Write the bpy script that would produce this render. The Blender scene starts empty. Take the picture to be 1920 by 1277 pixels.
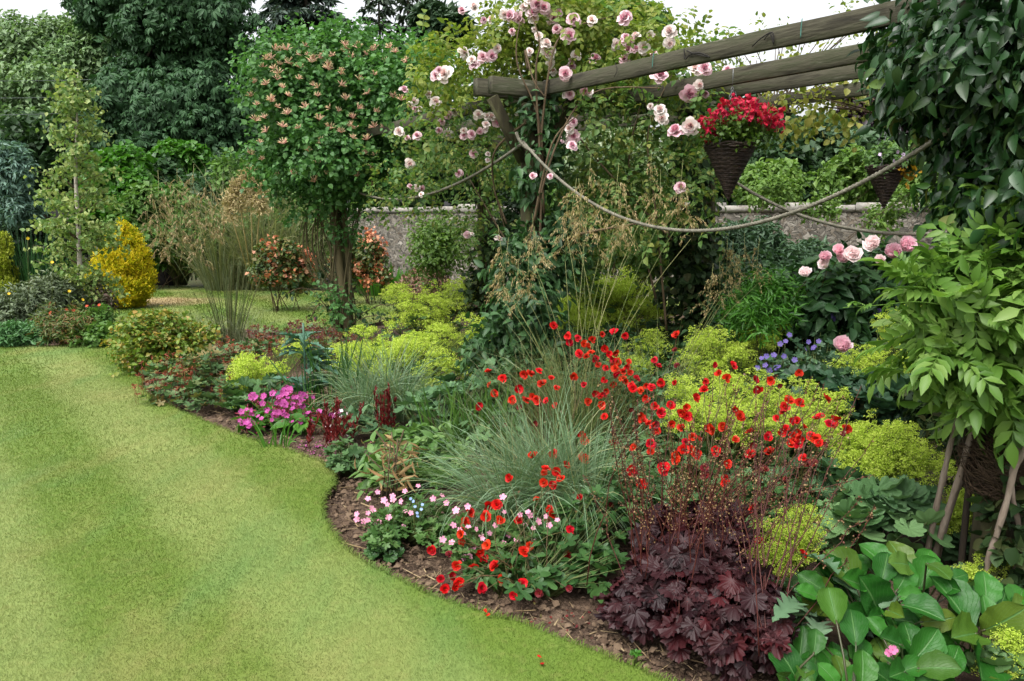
import bpy, math, random
import numpy as np
from mathutils import Vector, geometry as mgeo
rng = np.random.default_rng(11); random.seed(5)
SC = bpy.context.scene; COL = SC.collection
R = math.radians
# ---------------------------------------------------------------- camera, sky, sun, exposure
EYE = 1.6; PITCH = math.atan(233.5/1500); FPX = 1500.0
cd = bpy.data.cameras.new('camera'); cam = bpy.data.objects.new('camera', cd); COL.objects.link(cam)
cam.location = (0, 0, EYE); cam.rotation_euler = (math.pi/2-PITCH, 0, 0)
cd.sensor_width = 36; cd.lens = 36*FPX/1920; cd.clip_start = 0.05; cd.clip_end = 2000
SC.camera = cam
w = bpy.data.worlds.new('World'); SC.world = w; w.use_nodes = True
nt = w.node_tree; bg = nt.nodes['Background']
sky = nt.nodes.new('ShaderNodeTexSky'); sky.sky_type = 'NISHITA'; sky.sun_disc = False
SUN_EL, SUN_AZ = R(58), R(215)
sky.sun_elevation = SUN_EL; sky.sun_rotation = SUN_AZ; sky.air_density = 1.0; sky.dust_density = 6.0; sky.ozone_density = 1.0
hs = nt.nodes.new('ShaderNodeHueSaturation'); hs.inputs['Saturation'].default_value = 0.16
nt.links.new(sky.outputs[0], hs.inputs['Color']); nt.links.new(hs.outputs[0], bg.inputs['Color'])
bg.inputs['Strength'].default_value = 0.15
sd = bpy.data.lights.new('sun', 'SUN'); sd.energy = 1.0; sd.angle = R(40); sd.color = (1, .97, .92)
sun = bpy.data.objects.new('sun', sd); COL.objects.link(sun)
_sv = Vector((math.sin(SUN_AZ)*math.cos(SUN_EL), math.cos(SUN_AZ)*math.cos(SUN_EL), math.sin(SUN_EL)))
sun.rotation_euler = (-_sv).to_track_quat('-Z', 'Y').to_euler(); sun.location = (0, 0, 30)
SC.view_settings.view_transform = 'Standard'; SC.view_settings.look = 'None'
SC.view_settings.gamma = 1.0; SC.view_settings.use_curve_mapping = False
SC.view_settings.exposure = 1.38
SC.cycles.max_bounces = 10; SC.cycles.diffuse_bounces = 7; SC.cycles.transmission_bounces = 8; SC.cycles.transparent_max_bounces = 4

# ---------------------------------------------------------------- projection helpers
_c, _s = math.cos(PITCH), math.sin(PITCH)
def ray(px, py):
    x = (px-960)/FPX; v = -(py-638.5)/FPX
    return np.array([x, _c+v*_s, -_s+v*_c])
def at(px, py, Y):
    d = ray(px, py); return np.array([0, 0, EYE])+d*(Y/d[1])
def gnd(px, py, z=0.0):
    d = ray(px, py); return np.array([0, 0, EYE])+d*((z-EYE)/d[2])
def B(px, py, hw, hh, Y, ry=None):
    """ellipsoid blob: centre, radii"""
    k = Y/FPX
    return (at(px, py, Y), np.array([hw*k, (ry if ry is not None else hw*k*.85), hh*k]))
def surf(blobs, px, py, Y=None, out=.03):
    """where the sight line through a spot first meets a plant's crown"""
    d = ray(px, py); o = np.array([0, 0, EYE]); best = None
    for c, r in blobs:
        a = d/r; b = (o-c)/r; A = a@a; Bq = a@b; Cq = b@b-1; D = Bq*Bq-A*Cq
        if D > 0:
            t = (-Bq-math.sqrt(D))/A
            if t > 0 and (best is None or t < best): best = t
    if best is None: return at(px, py, Y if Y is not None else blobs[0][0][1])
    return o+d*(best-out)
# ---------------------------------------------------------------- mesh helpers
def nrm(v): return v/np.maximum(np.linalg.norm(v, axis=-1, keepdims=True), 1e-9)
def rdir(n): return nrm(rng.normal(size=(n, 3)))
UP = np.array([0, 0, 1.0])
class Tpl:
    def __init__(s, V, F, M=None):
        s.V = np.array(V, float); s.L = np.array([i for f in F for i in f], int)
        s.C = np.array([len(f) for f in F], int); s.M = np.array(M if M is not None else [0]*len(F), int)
def join(*ts):
    V = []; L = []; C = []; M = []; n = 0
    for t in ts:
        V.append(t.V); L.append(t.L+n); C.append(t.C); M.append(t.M); n += len(t.V)
    o = Tpl.__new__(Tpl); o.V = np.concatenate(V); o.L = np.concatenate(L); o.C = np.concatenate(C); o.M = np.concatenate(M); return o
def xf(t, Rm=None, p=(0, 0, 0), s=1.0, m=None):
    o = Tpl.__new__(Tpl); V = t.V*s
    if Rm is not None: V = V@np.asarray(Rm).T
    o.V = V+np.asarray(p, float); o.L = t.L; o.C = t.C; o.M = t.M if m is None else np.full(len(t.C), m); return o
def rot(ax, a):
    c, s_ = math.cos(a), math.sin(a)
    return np.array({'x': [[1, 0, 0], [0, c, -s_], [0, s_, c]], 'y': [[c, 0, s_], [0, 1, 0], [-s_, 0, c]], 'z': [[c, -s_, 0], [s_, c, 0], [0, 0, 1]]}[ax])
def frames(d, n):
    y = nrm(d); x = nrm(np.cross(y, n)); z = np.cross(x, y); return np.stack([x, y, z], -1)
class Geo:
    def __init__(s): s.V = []; s.L = []; s.C = []; s.M = []; s.n = 0
    def raw(s, V, L, C, M):
        s.V.append(V); s.L.append(L+s.n); s.C.append(C); s.M.append(M); s.n += len(V); return s
    def tpl(s, t, m=None): return s.raw(t.V, t.L, t.C, t.M if m is None else np.full(len(t.C), m))
    def inst(s, t, P, Rm, S, m=None):
        N = len(P)
        if N == 0: return s
        S = np.broadcast_to(np.asarray(S, float), (N,)) if np.ndim(S) < 2 else np.asarray(S)
        VV = t.V[None]*(S[:, None, None] if S.ndim == 1 else S[:, None, :])
        W = np.einsum('nij,nkj->nki', Rm, VV)+np.asarray(P)[:, None]
        L = (t.L[None]+(np.arange(N)*len(t.V))[:, None]).ravel()
        return s.raw(W.reshape(-1, 3), L, np.tile(t.C, N), np.tile(t.M, N) if m is None else np.full(N*len(t.C), m))
    def tubes(s, P, rad, sides=4, m=0, lobes=0, twist=0.0):
        P = np.asarray(P, float); N, k, _ = P.shape
        rad = np.broadcast_to(np.asarray(rad, float), (N, k))
        T = nrm(np.gradient(P, axis=1))
        ref = np.where(np.abs(T[:, :1, 2:3]) > .8, np.array([1., .13, 0]), np.array([.05, .1, 1.]))
        X = nrm(np.cross(T, ref)); Y = np.cross(T, X)
        a = np.arange(sides)*2*np.pi/sides
        if lobes:
            dl = np.concatenate([[0], np.cumsum(np.linalg.norm(np.diff(P[0], axis=0), axis=1))])
            prof = 1+.26*np.cos(lobes*(a[None]-dl[:, None]*twist))
            rr = rad[..., None]*prof[None]
        else: rr = np.repeat(rad[..., None], sides, -1)
        V = P[:, :, None]+rr[..., None]*(np.cos(a)[None, None, :, None]*X[:, :, None]+np.sin(a)[None, None, :, None]*Y[:, :, None])
        i = np.arange(k-1)[:, None]*sides; j = np.arange(sides)[None]; jn = (j+1) % sides
        F = np.stack([i+j, i+jn, i+sides+jn, i+sides+j], -1).reshape(-1)
        L = (F[None]+(np.arange(N)*k*sides)[:, None]).ravel()
        nf = N*(k-1)*sides
        s.raw(V.reshape(-1, 3), L, np.full(nf, 4), np.full(nf, m))
        caps = []
        for e, rv in ((0, True), (k-1, False)):
            idx = np.arange(sides)+e*sides
            caps.append(idx[::-1] if rv else idx)
        cl = np.concatenate(caps); L2 = (cl[None]+(np.arange(N)*k*sides)[:, None]).ravel()
        s.L.append(L2+s.n-N*k*sides); s.C.append(np.full(2*N, sides)); s.M.append(np.full(2*N, m)); s.V.append(np.zeros((0, 3)))
        return s
    def ribbons(s, P, wid, m=0, fold=0.0, side=None):
        P = np.asarray(P, float); N, k, _ = P.shape
        wid = np.broadcast_to(np.asarray(wid, float), (N, k))
        T = nrm(np.gradient(P, axis=1))
        if side is None:
            side = np.cross(T[:, :1], UP); side = nrm(side+rng.normal(size=(N, 1, 3))*.35)
        X = nrm(side-np.sum(side*T, -1, keepdims=True)*T)
        V = np.stack([P-X*wid[..., None]/2, P+X*wid[..., None]/2], 2).reshape(N, -1, 3)
        i = np.arange(k-1)*2
        F = np.stack([i, i+1, i+3, i+2], -1).reshape(-1)
        L = (F[None]+(np.arange(N)*k*2)[:, None]).ravel()
        return s.raw(V.reshape(-1, 3), L, np.full(N*(k-1), 4), np.full(N*(k-1), m))
    def box(s, a, b, wd, ht, m=0, upv=UP, z0=None, bev=.008):
        """bar from a to b, width wd, height ht, with bevelled long edges"""
        a = np.asarray(a, float); b = np.asarray(b, float); t = nrm(b-a)
        x = nrm(np.cross(t, upv)); y = np.cross(x, t)
        hw, hh = wd/2, ht/2
        pr = [(-hw+bev, -hh), (hw-bev, -hh), (hw, -hh+bev), (hw, hh-bev), (hw-bev, hh), (-hw+bev, hh), (-hw, hh-bev), (-hw, -hh+bev)]
        nseg = max(1, int(np.linalg.norm(b-a)/.4)); V = []
        for q in range(nseg+1):
            c = a+(b-a)*q/nseg+ (0 if q in (0, nseg) else 1)*rng.normal(size=3)*.0025
            for (u, v) in pr: V.append(c+x*u+y*v)
        F = []
        for q in range(nseg):
            for j in range(8): F.append((q*8+j, q*8+(j+1) % 8, q*8+8+(j+1) % 8, q*8+8+j))
        F.append(tuple(range(7, -1, -1))); F.append(tuple(nseg*8+j for j in range(8)))
        return s.tpl(Tpl(V, F, [m]*len(F)))
    def mesh(s, name, mats, smooth=False, off=(0, 0, 0)):
        me = bpy.data.meshes.new(name)
        V = np.concatenate(s.V)-np.asarray(off, float); L = np.concatenate(s.L); C = np.concatenate(s.C); M = np.concatenate(s.M)
        me.vertices.add(len(V)); me.vertices.foreach_set('co', V.astype(np.float32).ravel())
        me.loops.add(len(L)); me.loops.foreach_set('vertex_index', L.astype(np.int32))
        me.polygons.add(len(C)); st = np.concatenate([[0], np.cumsum(C)[:-1]])
        me.polygons.foreach_set('loop_start', st.astype(np.int32))
        try: me.polygons.foreach_set('loop_total', C.astype(np.int32))
        except Exception: pass
        for m in (mats if isinstance(mats, (list, tuple)) else [mats]): me.materials.append(m)
        me.polygons.foreach_set('material_index', M.astype(np.int32))
        me.update(calc_edges=True)
        if smooth: me.polygons.foreach_set('use_smooth', np.ones(len(C), bool))
        return me
    def build(s, name, mats, parent=None, smooth=False):
        off = (0, 0, 0) if parent is None else wloc(parent)
        o = bpy.data.objects.new(name, s.mesh(name, mats, smooth, off)); COL.objects.link(o); o.parent = parent
        return o
def wloc(o):
    v = np.array(o.location)
    while o.parent is not None: o = o.parent; v = v+np.array(o.location)
    return v
def thing(name, label, cat, loc, group=None):
    o = bpy.data.objects.new(name, None); COL.objects.link(o); o.location = tuple(loc); o.empty_display_size = .1
    o['label'] = label; o['category'] = cat
    if group: o['group'] = group
    return o
def tag(o, label, cat, group=None):
    o['label'] = label; o['category'] = cat
    if group: o['group'] = group
    return o
def put(name, me, parent, P, Rm=None, s=1.0):
    """a copy of a part mesh at a world point"""
    o = bpy.data.objects.new(name, me); COL.objects.link(o); o.parent = parent
    o.location = tuple(np.asarray(P)-wloc(parent))
    if Rm is not None:
        from mathutils import Matrix
        o.rotation_euler = Matrix([list(map(float, r)) for r in Rm]).to_euler()
    o.scale = (s, s, s); return o
# ---------------------------------------------------------------- materials
def lin(c): return tuple(((v/255)/12.92 if v/255 <= .04045 else ((v/255+.055)/1.055)**2.4) for v in c)
KAL = .5
def mk(name):
    m = bpy.data.materials.new(name); m.use_nodes = True; n = m.node_tree; n.nodes.clear()
    out = n.nodes.new('ShaderNodeOutputMaterial'); return m, n, out
def ramp(n, cols, fac):
    r = n.nodes.new('ShaderNodeValToRGB'); e = r.color_ramp.elements
    while len(e) < len(cols): e.new(.5)
    for i, c in enumerate(cols):
        e[i].position = i/(len(cols)-1) if len(cols) > 1 else 0; e[i].color = (*c, 1)
    n.links.new(fac, r.inputs[0]); return r.outputs[0]
def leafm(name, cols, rough=.5, trans=.3, spec=.35, k=None, noise=0.0, nscale=3.0, tint=(1.15, 1.25, .7), objvar=0.0):
    """leaf material: every leaf gets its own shade out of the range, and clumps differ a little"""
    m, n, out = mk(name); k = KAL if k is None else k
    cs = [tuple(v*k for v in lin(c)) for c in cols]
    g = n.nodes.new('ShaderNodeNewGeometry'); fac = g.outputs['Random Per Island']
    if noise > 0:
        tc = n.nodes.new('ShaderNodeTexCoord'); nz = n.nodes.new('ShaderNodeTexNoise'); nz.inputs['Scale'].default_value = nscale
        nz.inputs['Detail'].default_value = 2
        n.links.new(tc.outputs['Object'], nz.inputs['Vector'])
        mr = n.nodes.new('ShaderNodeMapRange'); mr.inputs[1].default_value = .3; mr.inputs[2].default_value = .7
        n.links.new(nz.outputs[0], mr.inputs[0])
        mx = n.nodes.new('ShaderNodeMix'); mx.inputs[0].default_value = noise
        n.links.new(fac, mx.inputs[2]); n.links.new(mr.outputs[0], mx.inputs[3]); fac = mx.outputs[0]
    col = ramp(n, cs, fac)
    if objvar:
        oi = n.nodes.new('ShaderNodeObjectInfo'); hv = n.nodes.new('ShaderNodeHueSaturation'); vm = n.nodes.new('ShaderNodeMapRange'); vm.inputs[3].default_value = 1-objvar; vm.inputs[4].default_value = 1+objvar*.5
        n.links.new(oi.outputs['Random'], vm.inputs[0]); n.links.new(vm.outputs[0], hv.inputs['Value']); hm = n.nodes.new('ShaderNodeMath'); hm.operation = 'MULTIPLY'; hm.inputs[1].default_value = 7.31; n.links.new(oi.outputs['Random'], hm.inputs[0]); hf = n.nodes.new('ShaderNodeMath'); hf.operation = 'FRACT'; n.links.new(hm.outputs[0], hf.inputs[0])
        h2 = n.nodes.new('ShaderNodeMapRange'); h2.inputs[3].default_value = .494; h2.inputs[4].default_value = .506; n.links.new(hf.outputs[0], h2.inputs[0]); n.links.new(h2.outputs[0], hv.inputs['Hue']); n.links.new(col, hv.inputs['Color']); col = hv.outputs[0]
    p = n.nodes.new('ShaderNodeBsdfPrincipled'); n.links.new(col, p.inputs['Base Color'])
    p.inputs['Roughness'].default_value = rough; p.inputs['Specular IOR Level'].default_value = spec
    if trans > 0:
        t = n.nodes.new('ShaderNodeBsdfTranslucent'); mx2 = n.nodes.new('ShaderNodeMixShader'); mx2.inputs[0].default_value = trans
        gm = n.nodes.new('ShaderNodeMix'); gm.data_type = 'RGBA'; gm.blend_type = 'MULTIPLY'; gm.inputs[0].default_value = 1
        n.links.new(col, gm.inputs[6]); gm.inputs[7].default_value = (*tint, 1)
        n.links.new(gm.outputs[2], t.inputs['Color'])
        n.links.new(p.outputs[0], mx2.inputs[1]); n.links.new(t.outputs[0], mx2.inputs[2]); n.links.new(mx2.outputs[0], out.inputs[0])
    else: n.links.new(p.outputs[0], out.inputs[0])
    return m
def petalm(name, cols, k=.75, trans=.25, rough=.55, var=.1): return leafm(name, cols, rough, trans, .2, k, tint=(1.05, 1, 1), objvar=var)
def noisem(name, cols, scale=8, stretch=(1, 1, 1), rough=.8, bump=.3, k=.5, detail=6, island=False, bscale=None):
    m, n, out = mk(name)
    cs = [tuple(v*k for v in lin(c)) for c in cols]
    tc = n.nodes.new('ShaderNodeTexCoord'); mp = n.nodes.new('ShaderNodeMapping'); mp.inputs['Scale'].default_value = stretch
    n.links.new(tc.outputs['Object'], mp.inputs[0])
    nz = n.nodes.new('ShaderNodeTexNoise'); nz.inputs['Scale'].default_value = scale; nz.inputs['Detail'].default_value = detail; nz.inputs['Roughness'].default_value = .65
    n.links.new(mp.outputs[0], nz.inputs['Vector'])
    mr = n.nodes.new('ShaderNodeMapRange'); mr.inputs[1].default_value = .28; mr.inputs[2].default_value = .72; n.links.new(nz.outputs[0], mr.inputs[0])
    f = mr.outputs[0]
    if island:
        g = n.nodes.new('ShaderNodeNewGeometry'); mx = n.nodes.new('ShaderNodeMix'); mx.inputs[0].default_value = .6
        n.links.new(f, mx.inputs[2]); n.links.new(g.outputs['Random Per Island'], mx.inputs[3]); f = mx.outputs[0]
    p = n.nodes.new('ShaderNodeBsdfPrincipled'); n.links.new(ramp(n, cs, f), p.inputs['Base Color'])
    p.inputs['Roughness'].default_value = rough; p.inputs['Specular IOR Level'].default_value = .25
    if bump:
        b = n.nodes.new('ShaderNodeBump'); b.inputs['Strength'].default_value = bump; b.inputs['Distance'].default_value = .02
        n2 = n.nodes.new('ShaderNodeTexNoise'); n2.inputs['Scale'].default_value = bscale or scale*3; n2.inputs['Detail'].default_value = 6
        n.links.new(mp.outputs[0], n2.inputs['Vector']); n.links.new(n2.outputs[0], b.inputs['Height']); n.links.new(b.outputs[0], p.inputs['Normal'])
    n.links.new(p.outputs[0], out.inputs[0]); return m
# ---------------------------------------------------------------- leaf and petal shapes
def leaf2(w=.3, f=.12, dr=.15): return Tpl([(0, 0, 0), (w, .45, f), (0, 1, -dr), (-w, .45, f)], [(0, 1, 2), (0, 2, 3)])
def gleaf(prof, nt=5, fold=.1, curl=.2, wav=0.0, nx=2):
    V = []; F = []
    for i in range(nt+1):
        t = i/nt; hw = max(prof(t), .004)
        for j in range(nx+1):
            u = -1+2*j/nx
            V.append((u*hw, t, abs(u)**1.7*fold*hw*4-curl*t*t+wav*math.sin(t*17+u*2)*abs(u)))
    for i in range(nt):
        for j in range(nx): a = i*(nx+1)+j; F.append((a, a+1, a+nx+2, a+nx+1))
    return Tpl(V, F)
OV = lambda w, p=.8: (lambda t: w*math.sin(math.pi*min(1, t**p))**.8)
LEAF2 = leaf2(); LEAF2N = leaf2(.16, .06, .2); LEAF2W = leaf2(.42, .14, .12)
LEAFO = gleaf(OV(.3), 4, .1, .22); LEAFP = gleaf(OV(.24, .7), 5, .12, .3); LEAFR = gleaf(OV(.42), 4, .1, .12); LEAFN = gleaf(OV(.1), 4, .1, .3)
def lobed(nl=7, depth=.25, cup=.25, pleat=.06, span=155, ruff=.0, teeth=0):
    """rounded lobed leaf, petiole joins at the origin, blade spreads towards +Y"""
    per = 6; n = nl*per; V = [(0, 0, 0)]; F = []
    for r_ in (.5, 1.0):
        for i in range(n+1):
            u = i/n; th = R(-span+2*span*u); ph = (u*nl) % 1
            rr = (1-depth*(abs(2*ph-1)**1.6))*(.8+.2*math.cos(th))
            if teeth and r_ == 1.0: rr *= 1+.06*(1 if i % 2 else -1)
            r2 = rr*r_ if r_ == 1.0 else r_*(.8+.2*math.cos(th))
            z = cup*r_*r_+pleat*math.cos(2*math.pi*ph)*r_*-1+ruff*math.sin(i*1.9)*r_
            V.append((math.sin(th)*r2, math.cos(th)*r2, z))
    for i in range(n): F.append((0, 1+i+1, 1+i)); F.append((1+i, 2+i, n+3+i, n+2+i))
    return Tpl(V, F)
ALCH = lobed(9, .18, .2, .05, 165); HEUC = [lobed(7, .24, c, .07, 165, .085, 1) for c in (-.3, -.1, .15)]; GERL = lobed(5, .5, .1, .05, 150)
def pinnate(n=5, w=.2, l=.38, droop=.3):
    ts = [xf(gleaf(OV(w), 3, .1, .25), None, (0, 0, 0), l)]; parts = []
    for i in range(n):
        t = .25+.7*i/n; z = -droop*t*t
        for sgn in (-1, 1):
            a = sgn*R(58-14*i/n)
            parts.append(xf(ts[0], rot('z', -a)@rot('x', -.15), (0, t, z), .9))
    parts.append(xf(ts[0], rot('x', -.4), (0, .95, -droop*.9)))
    parts.append(Tpl([(-.008, 0, 0), (.008, 0, 0), (.006, .5, -droop*.25), (-.006, .5, -droop*.25), (.004, 1, -droop), (-.004, 1, -droop)], [(0, 1, 2, 3), (3, 2, 4, 5)]))
    return join(*parts)
WIST = pinnate(4, .21, .50, .15); ROSEL = pinnate(2, .34, .42, .2); FERN = pinnate(9, .16, .2, .35)
def palm(n=6, l=1.0):
    lf = gleaf(lambda t: .19*math.sin(math.pi*min(1, t**1.5))**.9+.004, 3, .1, .5)
    return join(*[xf(lf, rot('z', R(-115+230*i/(n-1)))@rot('x', -.35), (0, 0, 0), l*(1-.25*abs(i/(n-1)-.5)*2)) for i in range(n)])
PALM = palm()
def petal(w=.5, l=1.0, cup=.3, curl=.2, nt=3, nx=2, ruf=.0):
    V = []; F = []
    for i in range(nt+1):
        t = i/nt; hw = w*(.25+.75*math.sin(math.pi*.5*min(1, t*1.35)))*(1 if t < .8 else .82)
        for j in range(nx+1):
            u = -1+2*j/nx
            V.append((u*hw, l*t*(1-.1*u*u*t), cup*u*u*hw+curl*t*t+ruf*math.sin(u*5+t*3)*t))
    for i in range(nt):
        for j in range(nx): a = i*(nx+1)+j; F.append((a, a+1, a+nx+2, a+nx+1))
    return Tpl(V, F)
def dome(r, h, n=7, m=1):
    V = [(0, 0, h)]; F = []
    for q, (rr, zz) in enumerate(((.6*r, .75*h), (r, 0))):
        for i in range(n): a = 2*math.pi*i/n; V.append((rr*math.cos(a), rr*math.sin(a), zz))
    for i in range(n): j = (i+1) % n; F.append((0, 1+i, 1+j)); F.append((1+i, 1+n+i, 1+n+j, 1+j))
    return Tpl(V, F, [m]*len(F))
def geum_bloom(seed, bud=False):
    r_ = random.Random(seed); ps = []
    for lay, (n, tilt, sc) in enumerate(((6, .25, 1.0), (6, .6, .82), (4, 1.0, .6))):
        for i in range(n):
            a = 2*math.pi*(i+.5*lay)/n+r_.uniform(-.18, .18)
            ps.append(xf(petal(.48, 1, .25, r_.uniform(-.1, .25), 3, 2, .09), rot('z', a)@rot('x', tilt+r_.uniform(-.2, .2)), (0, 0, .04*lay), sc*r_.uniform(.85, 1.1)))
    ps.append(xf(dome(.2, .24), None, (0, 0, .12)))
    return join(*ps)
def rose_bloom(seed, n=26, ball=.0):
    r_ = random.Random(seed); ps = []
    for i in range(n):
        t = (i+.5)/n; a = i*2.39996+r_.uniform(-.2, .2); tilt = 1.45-1.35*t**1.2+r_.uniform(-.12, .12)-ball*.0
        sc = .42+.62*t**.7
        if ball: tilt = 1.5-1.0*t**1.2+r_.uniform(-.15, .15); sc = .6+.4*t
        ps.append(xf(petal(.5, 1, .5, (.38 if ball else -.25+.5*(1-t)), 3, 2, .05+ball*.07), rot('z', a)@rot('x', tilt), (0, 0, .28*(1-t)), sc*r_.uniform(.9, 1.08), m=0 if t > .45 else 1))
    return join(*ps)
def five_bloom(w=.42, tilt=.25, n=5, notch=.0, cen=.14):
    return join(*[xf(petal(w, 1, .15, -.05, 2, 2), rot('z', 2*math.pi*i/n)@rot('x', tilt), (0, 0, 0)) for i in range(n)], dome(cen, cen*.8, 5))
def cone_tpl(n=12, seed=0):
    """honeysuckle head: a whorl of curved slender trumpets, pink outside and cream at the mouth"""
    r_ = random.Random(seed); g = Geo()
    for i in range(n):
        a = 2*math.pi*i/n*1.7+r_.uniform(-.3, .3); e = r_.uniform(.15, 1.25)
        d = np.array([math.cos(a)*math.cos(e), math.sin(a)*math.cos(e), math.sin(e)])
        p = [d*t+np.array([0, 0, .22*math.sin(t*2.4)]) for t in (0.05, .35, .65, .8)]
        g.tubes(np.array([p]), np.array([[.025, .04, .06, .085]]), 4, 0)
        q = [p[-1], p[-1]+d*.16+np.array([0, 0, .07]), p[-1]+d*.3-np.array([0, 0, .03])]
        g.tubes(np.array([q]), np.array([[.085, .07, .02]]), 4, 1)
        for s_ in (-.05, .05): g.tubes(np.array([[p[-1], p[-1]+d*.42+np.array([s_, -s_, .02])]]), np.array([[.012, .01]]), 3, 1)
    o = Tpl.__new__(Tpl); o.V = np.concatenate(g.V); o.L = np.concatenate(g.L); o.C = np.concatenate(g.C); o.M = np.concatenate(g.M); return o
# ---------------------------------------------------------------- growing foliage
def sample(blobs, n, lump=7, lr=.42, inner=.2, edge=.75):
    """points in lumpy ellipsoids, mostly near the outside; returns points and outward directions"""
    A = np.array([(b[1][0]*b[1][2]+b[1][0]*b[1][1]+b[1][1]*b[1][2]) for b in blobs]); wts = A/A.sum()
    bi = rng.choice(len(blobs), n, p=wts)
    Cn = np.array([b[0] for b in blobs])[bi]; Rd = np.array([b[1] for b in blobs])[bi]
    if lump:
        ld = rdir(len(blobs)*lump).reshape(len(blobs), lump, 3); ls = rng.uniform(.65, 1.25, (len(blobs), lump))*lr
        li = rng.integers(0, lump, n); D = ld[bi, li]; S = ls[bi, li][:, None]
        u = rdir(n)*(rng.uniform(edge**3, 1, (n, 1))**(1/3)); loc = D*(1-S*.75)+u*S
        out = nrm(D*.5+u)
    else:
        u = rdir(n); loc = u*(rng.uniform(edge**3, 1, (n, 1))**(1/3)); out = u
    k = rng.random(n) < inner
    loc[k] = rdir(k.sum())*rng.uniform(0, .8, (k.sum(), 1))
    return Cn+loc*Rd, nrm(out/np.maximum(Rd, 1e-3)*Rd.mean(1, keepdims=True))
def foliage(g, t, blobs, ntw, nl, ll, tl, up=.3, rnd=.5, droop=.2, nup=.8, side=1.0, sv=.3, m=0, zmin=.01, **kw):
    P, O = sample(blobs, ntw, **kw)
    k = P[:, 2] > zmin-.02; P = P[k]; O = O[k]; n = len(P)
    D = nrm(O+UP*up+rdir(n)*rnd)
    j = np.arange(nl); P2 = P[:, None]+D[:, None]*(tl*(j[None, :, None]+.5)/nl)+rng.normal(size=(n, nl, 3))*tl*.06
    S = nrm(np.cross(D, rdir(n)))[:, None]*np.where(j % 2 == 0, 1, -1)[None, :, None]
    LD = nrm(D[:, None]*.7+S*side+rng.normal(size=(n, nl, 3))*.3-UP*droop)
    LN = nrm(UP*nup+O[:, None]*.6+rng.normal(size=(n, nl, 3))*.45)
    sc = ll*np.clip(rng.normal(1, sv, n*nl), .45, 1.7)
    P2 = P2.reshape(-1, 3); kk = P2[:, 2] > zmin
    g.inst(t, P2[kk], frames(LD.reshape(-1, 3), LN.reshape(-1, 3))[kk], sc[kk], m)
    return P, D
def curve(a, b, bow, k=6, jit=0.0):
    a = np.asarray(a, float); b = np.asarray(b, float); t = np.linspace(0, 1, k)[:, None]
    p = a+(b-a)*t+np.asarray(bow)*4*t*(1-t)
    if jit: p[1:-1] += rng.normal(size=(k-2, 3))*jit
    return p
def smooth_path(pts, k=8):
    pts = np.asarray(pts, float); n = len(pts); out = []
    for i in range(n-1):
        p0, p1, p2, p3 = pts[max(i-1, 0)], pts[i], pts[i+1], pts[min(i+2, n-1)]
        for q in range(k):
            t = q/k; out.append(.5*((2*p1)+(-p0+p2)*t+(2*p0-5*p1+4*p2-p3)*t*t+(-p0+3*p1-3*p2+p3)*t**3))
    out.append(pts[-1]); return np.array(out)
def arc_blades(c, n, length, spread, rise=1.0, k=6, base=.06, lean=(0, 0), lv=.25, droopy=1.0):
    """arching blades out of one crown"""
    a = rng.uniform(0, 2*np.pi, n); L = length*np.clip(rng.normal(1, lv, n), .4, 1.5); sp = spread*rng.uniform(.05, 1, n)**.8
    dx = np.stack([np.cos(a), np.sin(a), 0*a], -1)
    e = sp*1.35; t = np.linspace(0, 1, k)
    ang = (np.pi/2-e[:, None]*.35)-e[:, None]*droopy*t[None]**1.3*1.15
    st = L[:, None]/(k-1); h = np.cumsum(np.cos(ang)*st, 1); z = np.cumsum(np.sin(ang)*st, 1)
    h = np.concatenate([np.zeros((n, 1)), h[:, :-1]], 1); z = np.concatenate([np.zeros((n, 1)), z[:, :-1]], 1)*rise
    b0 = np.asarray(c)+dx*base*np.sqrt(rng.random((n, 1)))
    P = b0[:, None]+dx[:, None]*h[..., None]; P[..., 2] += z
    P += np.array([lean[0], lean[1], 0])*(z[..., None])
    P[..., 2] = np.maximum(P[..., 2], -.03); return P
def pip(poly, X, Y):
    poly = np.asarray(poly); ins = np.zeros(len(X), bool); n = len(poly)
    for i in range(n):
        x1, y1 = poly[i]; x2, y2 = poly[(i+1) % n]
        if y1 == y2: continue
        c = ((y1 > Y) != (y2 > Y)) & (X < (x2-x1)*(Y-y1)/(y2-y1)+x1); ins ^= c
    return ins
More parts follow.
